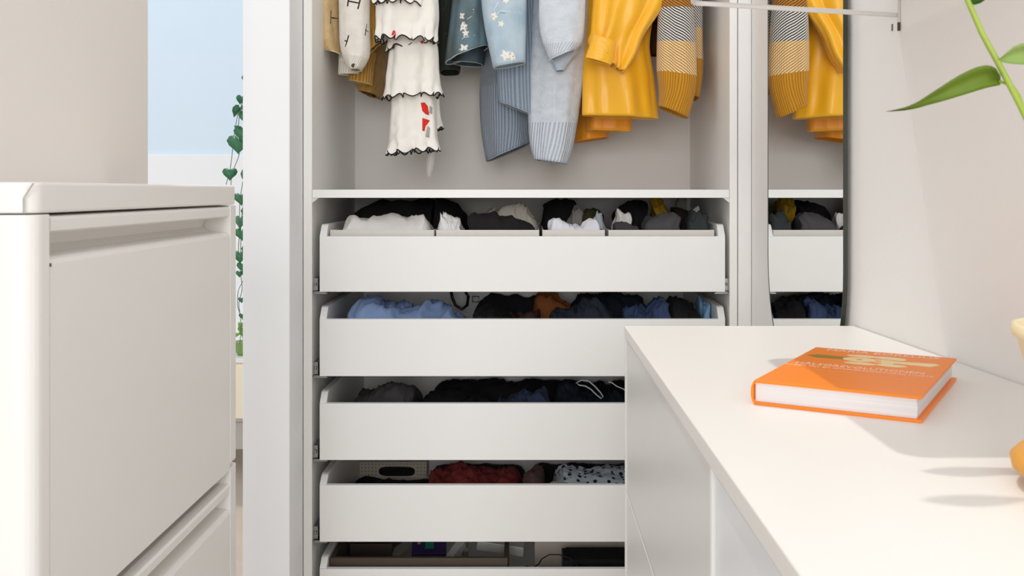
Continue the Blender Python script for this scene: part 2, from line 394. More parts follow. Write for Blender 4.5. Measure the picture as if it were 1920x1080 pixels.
def text(body, size, x, y, z, m, name, root, rot=None, sx=1.0, align='LEFT'):
    cu = bpy.data.curves.new(name, 'FONT'); cu.body = body; cu.size = size; cu.extrude = 0.00008; cu.align_x = align; cu.resolution_u = 2
    o = bpy.data.objects.new(name, cu); C.objects.link(o)
    me = bpy.data.meshes.new_from_object(o); bpy.data.objects.remove(o)
    me.transform(Matrix.Diagonal((sx, 1, 1, 1)))
    if rot is not None: me.transform(rot)
    me.transform(Matrix.Translation((x, y, z)))
    me.materials.clear()
    return obj(name, me, m, root)
PINK = mat('cover_letter', 'FFDCC0', 0.5)
text('MARIA BORELIUS', 0.0185, bw/2+0.002, bh-0.020, bt+0.0002, PINK, 'author_lettering', bk, sx=0.88, align='CENTER')
text('HÄLSOREVOLUTIONEN', 0.0165, bw/2-0.002, bh-0.124, bt+0.0002, PINK, 'title_lettering', bk, sx=0.76, align='CENTER')
text('VÄGEN TILL EN ANTIINFLAMMATORISK LIVSSTIL', 0.0078, bw/2, bh-0.136, bt+0.0002, PINK, 'subtitle_lettering', bk, sx=0.9, align='CENTER')
text('den nya kunskapen om kost och hälsa', 0.0065, bw/2+0.004, bh-0.152, bt+0.0002, mat('cover_letter_dim', 'F2A070', 0.5), 'subtitle_lettering', bk, sx=0.9, align='CENTER')
# ---------------- white plastic shoe cabinets on the left ----------------
CX, CY0, CY1 = -0.415, 0.822, 1.400
pitch = 0.386; top = CZ+0.0075
labs = ['topmost white plastic shoe cabinet, standing against the beige wall', 'second white plastic shoe cabinet, directly under the topmost one', 'lowest white plastic shoe cabinet, standing on the floor']
def rrect(x0, x1, y0, y1, r, n=6):
    """plan outline, only the front corners (x1 side) rounded"""
    p = [(x0, y0)]
    for k in range(n+1): a = -PI/2+PI/2*k/n; p.append((x1-r+r*math.cos(a), y0+r+r*math.sin(a)))
    for k in range(n+1): a = PI/2*k/n; p.append((x1-r+r*math.cos(a), y1-r+r*math.sin(a)))
    p.append((x0, y1)); return p
for i in range(3):
    zt = top-i*pitch; zb0 = max(zt-pitch+0.0005, 0.0)
    t = empty('shoe_cabinet', (-0.5, 1.11, zb0), labs[i], 'cabinet', 'stacked plastic shoe cabinets')
    xb = -0.598
    lid_lo = zt-0.0265 if i == 0 else zt-0.006
    if i == 0:
        # seam: side lid and front lid meet in a slanted joint on the near end
        part('lid', prism(rrect(xb, CX, CY0+0.0006, CY1, 0.016), 'z', lid_lo, zt, 0.0025), PLASTIC, t)
        zl = (lid_lo, lid_lo+0.013, zt-0.001)
        jx = -0.4215
        part('joint', mesh('j', [(jx, CY0-0.0002, zl[0]), (jx-0.0016, CY0-0.0002, zl[0]), (jx-0.0016, CY0-0.0002, zl[1]), (jx, CY0-0.0002, zl[1]), (jx+0.0075, CY0+0.0015, zl[2]), (jx+0.006, CY0+0.0005, zl[2])],
             [(0, 1, 2, 3), (3, 2, 5, 4)]), mat('joint_shadow', 'A8A49E', 0.8), t)
    # body: back shell and two side shells leaving a front opening between the stiles
    y0, y1 = 0.8515, 1.367
    part('side_panel', prism([(xb, CY0), (CX-0.016, CY0)]+[(CX-0.016+0.016*math.cos(-PI/2+PI/2*k/6), CY0+0.016+0.016*math.sin(-PI/2+PI/2*k/6)) for k in range(1, 7)]+[(CX, y0), (xb, y0)], 'z', zb0, lid_lo-0.0012, 0.0008), PLASTIC, t)
    part('side_panel', prism([(xb, y1), (CX, y1)]+[(CX-0.010+0.010*math.cos(PI/2*k/6), CY1-0.010+0.010*math.sin(PI/2*k/6)) for k in range(0, 7)]+[(xb, CY1)], 'z', zb0, lid_lo-0.0012, 0.0006), PLASTIC, t)
    part('back_panel', boxes([(xb, xb+0.004, y0, y1, zb0, lid_lo-0.001)]), PLASTIC, t)
    zz0 = zt-0.0285 if i == 0 else zt-0.0275
    a0 = CZ-0.0212-(0 if i == 0 else i*pitch-0.001)
    # handle lip, recess trough and door
    lip = [(CX-0.030, a0-0.004), (CX-0.014, a0), (CX-0.003, a0-0.001), (CX-0.001, a0-0.004), (CX-0.0015, a0-0.0135), (CX-0.006, a0-0.0155), (CX-0.030, a0-0.012)]
    me = prism(lip, 'y', y0+0.004, y1-0.0005)
    part('handle_lip', me, PLASTIC, t)
    d0 = a0-0.0385; db = zt-pitch-0.010
    if i == 2: db = 0.004
    door = [(CX-0.034, a0-0.0125), (CX-0.038, d0+0.010), (CX-0.030, d0+0.004), (CX-0.006, d0+0.0018), (CX-0.002, d0), (CX-0.0005, d0-0.004), (CX-0.0005, db+0.001), (CX-0.002, db), (CX-0.044, db), (CX-0.044, a0-0.0125)]
    part('door', prism(door, 'y', y0+0.0012, y1-0.0012), PLASTIC, t)
    part('hinge_pin', boxes([(CX-0.002, CX+0.0004, y0+0.0004, y0+0.0024, d0-0.006, d0-0.003)]), DARKIN, t)
# ---------------- garments ----------------
def tube(name, rows, Y, d, m, root, folds=(0.004, 5), seed=0, nseg=72, nrow=64, ruffle=None, edge=None, thick=0.0022, ypow=0.85, Y1=None, dtop=None, key=None, cap=True, foldpow=1.0):
    rnd = random.Random(seed)
    rows = [tuple(map(float, r)) for r in rows]
    ks = [0.0]
    for a, b in zip(rows[:-1], rows[1:]): ks.append(ks[-1]+max(8, ((a[1]+a[3])/2-(b[1]+b[3])/2)**2+((a[0]+a[2])/2-(b[0]+b[2])/2)**2)**0.5 if False else ks[-1]+max(6.0, math.hypot((b[1]+b[3]-a[1]-a[3])/2, (b[0]+b[2]-a[0]-a[2])/2)))
    T = np.linspace(0, 1, nrow); T = (T*0.5+0.5*(1-(1-T)**1.8))*ks[-1]
    R = catmull(T, ks, rows)
    ph = [rnd.uniform(0, 6.28) for _ in range(8)]
    V = []; rings = []
    Lm = ks[-1]*Y/F
    UV = []
    for i, (xl, yl, xr, yr) in enumerate(R):
        v = T[i]/ks[-1]
        Yc = Y if Y1 is None else Y+(Y1-Y)*v
        dd = d if dtop is None else dtop+(d-dtop)*v
        cxp, hp = (xl+xr)/2, (xr-xl)/2
        ring = []
        per = 2*PI*math.sqrt(((hp/F*Yc)**2+dd**2)/2)
        for k in range(nseg):
            th = 2*PI*k/nseg; c, s = math.cos(th), math.sin(th)
            cc = math.copysign(abs(c)**ypow, c); ss = math.copysign(abs(s)**ypow, s)
            p = P(cxp+hp*cc, (yl+yr)/2+(yr-yl)/2*cc, Yc); p.y = Yc-dd*ss
            # keep apparent size at the front as at the centre
            A, kk = folds
            wgt = (0.45+0.55*v)*abs(s)**0.6
            f = A*wgt*(math.sin(kk*th+ph[0]+1.3*math.sin(3*v+ph[1]))+0.55*math.sin((kk*2+1)*th+ph[2]+2*math.sin(2.2*v+ph[3]))+0.3*noise.noise(Vector((4*c+seed, 4*s, 9*v)))*2)
            n = Vector((c*0.6, -s, 0)); p += n*f
            if ruffle:
                ra, rk, rz, r0 = ruffle
                wr_ = max(0, (v-r0)/(1-r0))**1.6
                q = math.sin(rk*th+ph[4]+0.7*math.sin(2*th+ph[6]))
                p += Vector((c, -s, 0))*(ra*wr_*q)
                p.x += ra*0.8*wr_*math.cos(rk*th*1.0+ph[4])*abs(s)
                p.z += rz*wr_*math.sin(2*rk*th+ph[5])
            ring.append(p)
            UV.append((per*k/nseg, Lm*(1-v)))
        ring_per = per
        rings.append(ring); V += ring
    Fc = []; uvs = []
    for i in range(nrow-1):
        for k in range(nseg):
            k2 = (k+1) % nseg
            Fc.append((i*nseg+k, (i+1)*nseg+k, (i+1)*nseg+k2, i*nseg+k2))
            u0 = UV[i*nseg+k]; u1 = UV[(i+1)*nseg+k]
            du0 = UV[i*nseg+1][0]-UV[i*nseg][0]; du1 = UV[(i+1)*nseg+1][0]-UV[(i+1)*nseg][0]
            uvs.append((u0, u1, (u1[0]+du1, u1[1]), (u0[0]+du0, u0[1])))
    if cap:
        Fc.append(tuple(range(nseg))); uvs.append([UV[k] for k in range(nseg)])
    me = mesh(name, V, Fc, True, uvs)
    if key: BV.setdefault(key, []).append(([v.copy() for v in V], Fc))
    o = part(name, me, m, root)
    so = o.modifiers.new('thick', 'SOLIDIFY'); so.thickness = thick; so.offset = -1
    if edge:
        em, er, en = edge
        e = part(en, tube_mesh(rings[-1], er, 6, True), em, root)
    return o, rings
def ray(key, px, py):
    best = None
    o = Vector((0, 0, CZ)); dvec = (P(px, py, 1.0)-o).normalized()
    for V, Fc in BV[key]:
        t = BV.setdefault(id(V), BVHTree.FromPolygons(V, Fc))
        h = t.ray_cast(o, dvec)
        if h[0] is not None and (best is None or h[3] < best[0]): best = (h[3], h[0]-dvec*0.0016)
    return best[1] if best else None
def marks(key, lines, r, m, name, root):
    last = None
    for ln in lines:
        pts = []
        for a, b in zip(ln[:-1], ln[1:]):
            for k in range(5):
                q = ray(key, a[0]+(b[0]-a[0])*k/4, a[1]+(b[1]-a[1])*k/4)
                if q is not None: pts.append(q)
        if len(pts) < 2: continue
        last = part(name, tube_mesh(pts, r, 5), m, root)
    return last
def patches(key, polys, m, name, root, label=None):
    o = None
    for poly in polys:
        cx = sum(p[0] for p in poly)/len(poly); cy = sum(p[1] for p in poly)/len(poly)
        cen = ray(key, cx, cy)
        if cen is None: continue
        ring2 = [ray(key, *p) for p in poly]; ring1 = [ray(key, (p[0]+cx)/2, (p[1]+cy)/2) for p in poly]
        if any(q is None for q in ring2+ring1): continue
        n = len(poly); V = [cen]+ring1+ring2; Fc = []
        V += [v+Vector((0, -0.0008, 0)) for v in V]; D = 1+2*n
        for k in range(n):
            j = (k+1) % n
            for o_ in (0, D):
                Fc.append((o_, o_+1+k, o_+1+j)); Fc.append((o_+1+k, o_+1+n+k, o_+1+n+j, o_+1+j))
            Fc.append((1+n+k, 1+n+j, D+1+n+j, D+1+n+k))
        o = part(name, mesh(name, V, Fc, True), m, root)
        if label: o['label'] = label
    return o
def flower(cx, cy, r, n=5, ph=0):
    return [(cx+r*(0.72+0.28*math.cos(n*a))*math.cos(a+ph), cy+r*(0.72+0.28*math.cos(n*a))*math.sin(a+ph)) for a in [2*PI*k/20 for k in range(20)]]
HANG = mat('hanger_wood', 'C9B08A', 0.5, 0.1, 20)
def hanger(px, Y, label, w_=0.19):
    x = PX(px, Y); zc = 2.05
    h = empty('coat_hanger', (x, 2.56, zc), label, 'hanger', 'coat hangers on the rail')
    pts = []
    for k in range(17):
        a = k/16*2-1; pts.append((x+0.004*a, 2.56+w_*a, zc+0.055*(1-abs(a)**1.3)))
    part('arms', tube_mesh(pts, 0.007, 8), HANG, h)
    hk = [(x, 2.56, zc+0.055), (x, 2.56, 2.19)]
    for k in range(13):
        a = -PI/2-PI*1.25*k/12+0.0
        hk.append((x, 2.56-0.019*math.cos(a)*-1*(-1), 2.24-0.008+0.0-0.019*math.sin(a)*-1+0.0))
    part('hook', tube_mesh(hk, 0.0016, 6), METAL, h)
TOPY = -330
# ---- 1 cream sweater with black letters
KCREAM = rib_mat('cream_knit', 'F3EEE6', 'D6CDBF', 0.0055, vlim=0.03, colb='F1EBE3')
KBOUNCE = rib_mat('cream_knit_warm_bounce', 'E6CC96', 'BC9A5C', 0.006, vlim=0.03, colb='DCC195')  # cream knit with the warm bounce light put into its colour as tan
INK = mat('black_yarn', '26211F', 0.9)
g1 = empty('sweater', (-0.47, 2.5, CZ), 'cream knitted sweater with black H letters, hanging at the far left', 'sweater')
tube('body', [(600, TOPY, 640, TOPY), (598, -60, 648, -60), (597, 0, 648, 0), (598, 60, 650, 66), (601, 88, 655, 100), (609, 99, 660, 112)], 2.50, 0.10, KBOUNCE, g1, (0.004, 4), 3, key='g1', edge=(mat('cream_edge', 'EFE6D2', 0.9), 0.0016, 'hem'))
tube('sleeve', [(628, TOPY, 680, TOPY), (636, -60, 692, -60), (638, 0, 692, 0), (639, 55, 692, 62), (641, 88, 692, 100), (648, 112, 686, 116), (658, 131, 676, 130)], 2.40, 0.035, KCREAM, g1, (0.002, 3), 5, key='g1', edge=(mat('cream_edge', 'EFE6D2', 0.9), 0.0018, 'hem'))
tube('cuff', [(638, 60, 680, 60), (637, 105, 676, 105), (636, 139, 671, 138)], 2.47, 0.02, KCREAM, g1, (0.001, 3), 6, edge=(mat('cream_edge', 'EFE6D2', 0.9), 0.0016, 'hem'))
marks('g1', [[(620, 20), (619, 45)], [(634, 22), (635, 48)], [(619, 33), (634, 35)], [(654, -6), (652, 12)], [(676, -4), (671, 17)], [(653, 2), (674, 6)], [(654, 66), (648, 88)], [(647, 76), (652, 78)], [(687, 45), (684, 67)], [(684, 56), (690, 60)]], 0.0021, INK, 'letter_stitch', g1)
patches('g1', [blob(663, 123, 4.5, 4)], mat('brown_yarn', '5A4424', 0.9), 'letter_stitch', g1)
# ---- 2 camel cardigan
CAM = rib_mat('camel_knit', 'CFA052', '9A6C2A', 0.007, vlim=0.05, colb='BE8E42')
CEDGE = mat('camel_edge', 'D8B878', 0.9)
g2 = empty('cardigan', (-0.40, 2.6, CZ), 'camel brown knitted cardigan between the cream sweater and the white dress', 'cardigan')
tube('body', [(680, TOPY, 720, TOPY), (676, -60, 726, -60), (674, 0, 728, 0), (664, 60, 728, 70), (662, 120, 726, 140), (668, 152, 722, 168), (680, 174, 712, 183)], 2.64, 0.10, CAM, g2, (0.004, 4), 12, key='g2')
tube('sleeve', [(686, TOPY, 712, TOPY), (684, -40, 712, -40), (680, 0, 712, 0), (670, 60, 714, 60), (676, 112, 716, 76)], 2.45, 0.022, CAM, g2, (0.002, 3), 13, key='g2', edge=(CEDGE, 0.0016, 'hem'))
tube('cuff', [(664, 90, 704, 100), (656, 125, 700, 128), (655, 150, 698, 158)], 2.50, 0.022, CAM, g2, (0.001, 3), 14, key='g2', edge=(CEDGE, 0.0018, 'hem'))
patches('g2', [blob(702, 178, 4, 4), blob(707, 148, 2, 2)], INK, 'letter_stitch', g2)
# ---- 3 white tiered dress
DW = mat('white_gauze', 'F4EFE7', 0.85, 0.03, 18, bump=0.25, bscale=120, sheen=0.2)
TR = mat('black_trim', '1D1B1A', 0.8)
g3 = empty('dress', (-0.30, 2.45, CZ), 'white tiered dress with black wavy ruffle edges and red print', 'dress')
E = (TR, 0.0017, 'ruffle_trim')
tube('tier', [(735, TOPY, 800, TOPY), (712, -160, 815, -160), (704, -70, 818, -70), (706, 6, 792, 12)], 2.37, 0.050, DW, g3, (0.0065, 4), 21, nseg=180, ruffle=(0.008, 11, 0.0055, 0.7), edge=E, key='g3', thick=0.001)
tube('tier', [(720, -80, 812, -80), (708, -10, 820, -10), (705, 30, 822, 40), (708, 74, 816, 78)], 2.39, 0.055, DW, g3, (0.0065, 4), 22, nseg=180, ruffle=(0.008, 12, 0.005, 0.75), edge=E, key='g3', thick=0.001)
tube('tier', [(735, 20, 812, 20), (730, 60, 816, 62), (728, 95, 818, 80)], 2.43, 0.050, DW, g3, (0.0065, 4), 27, nseg=180, ruffle=(0.008, 10, 0.004, 0.6), edge=E, key='g3', thick=0.001)
tube('tier', [(740, 40, 808, 40), (732, 90, 820, 90), (727, 130, 822, 130), (721, 184, 828, 178)], 2.43, 0.048, DW, g3, (0.0065, 4), 23, nseg=180, ruffle=(0.008, 11, 0.0045, 0.8), edge=E, key='g3', thick=0.001)
tube('tier', [(742, 150, 812, 150), (736, 190, 817, 190), (731, 240, 819, 235), (728, 288, 820, 280)], 2.45, 0.046, DW, g3, (0.0065, 4), 24, nseg=180, ruffle=(0.008, 11, 0.005, 0.8), edge=E, key='g3', thick=0.001)
tube('side_frill', [(800, 150, 822, 150), (803, 200, 824, 200), (808, 245, 829, 240)], 2.50, 0.025, DW, g3, (0.002, 3), 28, nseg=90, ruffle=(0.004, 6, 0.003, 0.7), edge=E, thick=0.001)
RED = mat('red_print', 'E0281A', 0.8)
patches('g3', [[(737, 57), (741, 58), (742, 66), (740, 74), (735, 73), (734, 66)], [(789, 193), (796, 192), (802, 199), (805, 216), (798, 214), (792, 208)], [(792, 221), (806, 226), (798, 237), (796, 246), (792, 245)], [(787, 78), (794, 76), (792, 83)]], RED, 'print', g3)
patches('g3', [[(806, 198), (811, 202), (810, 214), (805, 212)], [(802, 236), (806, 240), (805, 258), (798, 256)], [(812, 225), (820, 228), (822, 240), (814, 238)]], mat('grey_print', 'A9A59C', 0.8), 'print', g3, 'grey leaf of the print')
rb = [P(805, 262, 2.53), P(808, 290, 2.53), P(806, 310, 2.53), P(804, 331, 2.53)]
V = []; Fc = []
for k, p in enumerate(rb): 
    hw = [0.006, 0.010, 0.010, 0.006][k]
    for s in (-1, 1):
        for yy in (0, 0.0012): V.append(p+Vector((s*hw, yy+0.003*s*(k % 2), 0)))
for k in range(3):
    a = k*4
    Fc += [(a, a+4, a+6, a+2), (a+1, a+3, a+7, a+5), (a, a+1, a+5, a+4), (a+2, a+6, a+7, a+3)]
part('ribbon', mesh('ribbon', V, Fc, True), mat('ribbon_grey', 'CFC9C1', 0.6), g3)
# ---- 4 dark olive garment
g4 = empty('trousers', (-0.22, 2.6, CZ), 'dark olive green trousers hanging between white dress and denim jacket', 'trousers')
OLV = mat('olive_cloth', '33382F', 0.9, 0.2, 50, bump=0.3)
tube('leg', [(826, TOPY, 860, TOPY), (822, -40, 866, -40), (820, 20, 868, 20), (824, 90, 864, 92), (826, 137, 861, 134)], 2.66, 0.07, OLV, g4, (0.003, 4), 31, key='g4', edge=(mat('olive_hem', '4A4A3C', 0.9), 0.0016, 'hem'))
marks('g4', [[(836, 0), (837, 10), (830, 20)], [(824, 98), (838, 104)], [(822, 60), (838, 64)]], 0.0009, mat('olive_thread', '6E7262', 0.9), 'seam', g4)
# ---- 5 denim jacket with flowers
def denim(name, c1, c2):
    if name in MC: return MC[name]
    m, N, L, b = new_mat(name); tc = N.new('ShaderNodeTexCoord')
    nz = N.new('ShaderNodeTexNoise'); nz.inputs['Scale'].default_value = 14; nz.inputs['Detail'].default_value = 5; L.new(tc.outputs['Object'], nz.inputs['Vector'])
    cr = N.new('ShaderNodeValToRGB'); cr.color_ramp.elements[0].color = srgb(c1); cr.color_ramp.elements[0].position = 0.38; cr.color_ramp.elements[1].color = srgb(c2); cr.color_ramp.elements[1].position = 0.62
    L.new(nz.outputs['Fac'], cr.inputs[0]); L.new(cr.outputs[0], b.inputs['Base Color']); b.inputs['Roughness'].default_value = 0.9
    wv = N.new('ShaderNodeTexWave'); wv.inputs['Scale'].default_value = 320; wv.bands_direction = 'DIAGONAL'; L.new(tc.outputs['Object'], wv.inputs['Vector'])
    bp = N.new('ShaderNodeBump'); bp.inputs['Strength'].default_value = 0.25; bp.inputs['Distance'].default_value = 0.001; L.new(wv.outputs['Fac'], bp.inputs['Height']); L.new(bp.outputs[0], b.inputs['Normal'])
    MC[name] = m; return m
DG = denim('grey_denim', '5E6868', '6C8590'); DBL = denim('light_denim', 'A2B9C9', 'BDCDD8')
DE = mat('denim_edge', 'BCC8CC', 0.9)
g5 = empty('denim_jacket', (-0.10, 2.5, CZ), 'faded blue denim jacket with white embroidered flowers', 'jacket')
tube('body', [(862, TOPY, 912, TOPY), (852, -50, 914, -50), (850, 0, 914, 0), (843, 60, 914, 50), (838, 95, 915, 72), (836, 119, 916, 86)], 2.50, 0.065, DG, g5, (0.003, 4), 41, key='g5', edge=(DE, 0.0018, 'hem'))
tube('lining', [(858, 40, 912, 40), (850, 90, 910, 90), (848, 118, 905, 122)], 2.57, 0.05, denim('dark_denim', '4A545A', '55646E'), g5, (0.002, 3), 42, edge=(DE, 0.0012, 'hem'))
tube('sleeve', [(915, TOPY, 975, TOPY), (905, -50, 985, -50), (904, 0, 986, 0), (910, 50, 985, 55), (918, 90, 984, 95), (926, 127, 984, 117)], 2.41, 0.038, DBL, g5, (0.002, 3), 43, key='g5', edge=(DE, 0.0020, 'cuff_edge'))
FL = mat('white_embroidery', 'EFEAE0', 0.9); FLC = mat('flower_centre', 'C9A58F', 0.9)
fl = [(864, 30, 7), (873, 62, 6), (870, 92, 9), (892, 20, 5), (925, 31, 8), (940, 45, 6), (976, 8, 5), (948, 104, 10), (962, 106, 8), (949, 1, 6), (976, -4, 5), (898, 50, 4), (899, 60, 4), (868, 50, 8), (852, 90, 5)]
patches('g5', [flower(x, y, r*1.25, 5, x) for x, y, r in fl], FL, 'flower_embroidery', g5)
patches('g5', [blob(x, y, 1.6, 1.6) for x, y, r in fl if r > 6], FLC, 'flower_centre', g5, 'pinkish flower centre')
marks('g5', [[(873, 66), (866, 74)], [(870, 40), (876, 55)], [(885, 30), (876, 36)], [(899, 10), (900, 60)], [(852, 72), (888, 68), (890, 64)], [(930, 28), (938, 20), (975, 24), (984, 24)], [(926, 20), (934, 4)]], 0.0010, FL, 'stem_embroidery', g5)
marks('g5', [[(974, 30), (975, 70), (976, 112)], [(980, 30), (980, 112)], [(848, 108), (880, 102), (914, 80)], [(936, 24), (984, 25)]], 0.0009, mat('seam_thread', '6F7F88', 0.9), 'seam', g5)
# ---- 6 slate grey ribbed sweater
SLT = rib_mat('slate_rib', '9EA8B6', '6A737F', 0.0075, vlim=0.17, colb='8A929C')
SL2 = rib_mat('slate_rib_blue', 'A0ADBA', '6E7C8C', 0.0075)
SE = mat('slate_edge', 'A8B0BA', 0.9)
g6 = empty('sweater', (-0.05, 2.6, CZ), 'slate grey ribbed sweater hanging behind the denim sleeve', 'sweater')
tube('body', [(915, TOPY, 985, TOPY), (905, -40, 1000, -40), (904, 60, 1002, 60), (902, 130, 1002, 130), (901, 200, 1003, 195), (905, 255, 1003, 240), (913, 302, 998, 266)], 2.64, 0.09, SLT, g6, (0.004, 4), 51, key='g6', edge=(SE, 0.002, 'hem'))
tube('sleeve', [(940, TOPY, 985, TOPY), (934, 0, 1000, 0), (934, 90, 1003, 90), (934, 150, 1004, 165), (936, 190, 1006, 218)], 2.51, 0.03, SL2, g6, (0.003, 3), 52, key='g6', edge=(SE, 0.002, 'hem'))
marks('g6', [[(907, 178), (909, 196)], [(915, 178), (917, 195)], [(908, 187), (916, 186)]], 0.0011, SE, 'letter_stitch', g6)
# ---- 7 pale grey-blue sweater
PB = rib_mat('pale_blue_knit', 'DCE2EA', 'A4ADB8', 0.0085, vlim=0.098, colb='D5DBE2')
PB2 = rib_mat('pale_blue_knit_sleeve', 'E0E5EB', 'B4BCC6', 0.0065, vlim=0.025, colb='DADFE5')
PE = mat('pale_edge', 'DDE4EE', 0.9)
g7 = empty('sweater', (0.07, 2.5, CZ), 'pale grey-blue knitted sweater with ribbed hem beside the yellow shirt', 'sweater')
tube('body', [(1010, TOPY, 1090, TOPY), (1002, -60, 1108, -60), (1000, 0, 1106, 0), (993, 90, 1100, 90), (991, 160, 1092, 160), (992, 230, 1081, 230), (995, 270, 1073, 276), (1003, 299, 1063, 308)], 2.52, 0.06, PB, g7, (0.004, 4), 61, key='g7')
tube('sleeve', [(1020, TOPY, 1090, TOPY), (1012, -40, 1096, -40), (1012, 0, 1096, 0), (1013, 50, 1094, 50), (1020, 82, 1090, 80), (1026, 96, 1084, 88), (1031, 112, 1079, 93)], 2.40, 0.035, PB2, g7, (0.0025, 3), 62, key='g7', edge=(PE, 0.0024, 'cuff_edge'))
tube('cuff', [(1030, 60, 1086, 60), (1032, 95, 1084, 95), (1038, 120, 1070, 112), (1044, 134, 1056, 132)], 2.437, 0.018, mat('pale_inner', 'B9C4D2', 0.9), g7, (0.001, 3), 63)
marks('g7', [[(1068, 175), (1068, 200)], [(1074, 190), (1062, 192)], [(1041, 150), (1039, 180), (1040, 230)]], 0.0010, PE, 'letter_stitch', g7)
# ---- 8 yellow satin shirt
YS = mat('yellow_satin', 'FCB815', 0.36, 0.06, 12, sheen=0.3, bump=0.1, bscale=300)
YD = mat('orange_satin', 'EB9408', 0.48, 0.06, 12, sheen=0.2)
YE = mat('yellow_edge', 'FFC94A', 0.5)
g8 = empty('shirt', (0.24, 2.5, CZ), 'bright yellow satin shirt with buttoned cuff, hanging right of the pale sweater', 'shirt')
tube('back_panel', [(1105, TOPY, 1180, TOPY), (1095, -40, 1190, -40), (1085, 60, 1170, 60), (1078, 160, 1150, 160), (1073, 268, 1141, 258)], 2.68, 0.06, YD, g8, (0.004, 3), 71, key='g8')
tube('inner_panel', [(1110, TOPY, 1190, TOPY), (1110, -30, 1200, -30), (1104, 100, 1190, 100), (1102, 190, 1184, 190), (1100, 244, 1182, 246)], 2.585, 0.028, YD, g8, (0.004, 3), 72, key='g8', edge=(YE, 0.0012, 'hem'))
tube('front_panel', [(1115, TOPY, 1225, TOPY), (1105, -40, 1236, -40), (1102, 60, 1220, 40), (1096, 110, 1215, 90), (1094, 160, 1224, 150), (1093, 216, 1232, 222)], 2.50, 0.045, YS, g8, (0.0095, 4), 75, key='g8', edge=(YE, 0.0012, 'hem'))
tube('sleeve', [(1128, TOPY, 1225, TOPY), (1116, -40, 1252, -40), (1114, 0, 1247, 0), (1112, 30, 1230, 30), (1110, 62, 1206, 66), (1106, 84, 1190, 104), (1140, 116, 1166, 136)], 2.415, 0.030, YS, g8, (0.0105, 5), 78, key='g8')
tube('cuff', [(1112, 66, 1152, 78), (1108, 82, 1151, 94), (1099, 108, 1145, 121)], 2.372, 0.016, YS, g8, (0.001, 2), 76, key='g8c', edge=(YE, 0.0012, 'hem'))
patches('g8c', [blob(1141, 97, 4, 4)], mat('shirt_button', 'E9B040', 0.3), 'button', g8)
marks('g8', [[(1170, 160), (1190, 190), (1208, 218)]], 0.0009, YE, 'seam', g8)
# ---- 9 mustard patterned sweater
BM = band_mat('mustard_pattern_knit')
g9 = empty('sweater', (0.36, 2.5, CZ), 'mustard and grey striped herringbone sweater hanging at the far right', 'sweater')
tube('sleeve', [(1242, TOPY, 1290, TOPY), (1236, -60, 1296, -60), (1236, 0, 1297, 0), (1234, 60, 1301, 60), (1233, 130, 1304, 140), (1237, 170, 1301, 172), (1236, 200, 1288, 222)], 2.42, 0.036, BM, g9, (0.003, 3), 82)
tube('body', [(1270, TOPY, 1310, TOPY), (1262, -60, 1315, -60), (1264, 0, 1314, 0), (1266, 80, 1314, 84), (1270, 140, 1314, 146), (1280, 180, 1306, 188)], 2.53, 0.07, BM, g9, (0.003, 4), 83)
tag(tube('sleeve', [(1240, TOPY, 1262, TOPY), (1226, -30, 1262, -30), (1222, 20, 1262, 30), (1218, 60, 1260, 70), (1222, 104, 1256, 100)], 2.58, 0.04, mat('dark_brown_knit', '4A2A12', 0.9), g9, (0.002, 3), 84)[0], 'dark brown second sleeve', None)
for px, Y, t in ((655, 2.5, 'cream sweater'), (700, 2.6, 'camel cardigan'), (768, 2.45, 'white tiered dress'), (843, 2.6, 'olive trousers'), (900, 2.5, 'denim jacket'), (950, 2.6, 'slate ribbed sweater'), (1052, 2.5, 'pale grey-blue sweater'), (1170, 2.5, 'yellow satin shirt'), (1275, 2.5, 'mustard striped sweater')):
    hanger(px, Y, 'wooden hanger on the rail carrying the '+t)
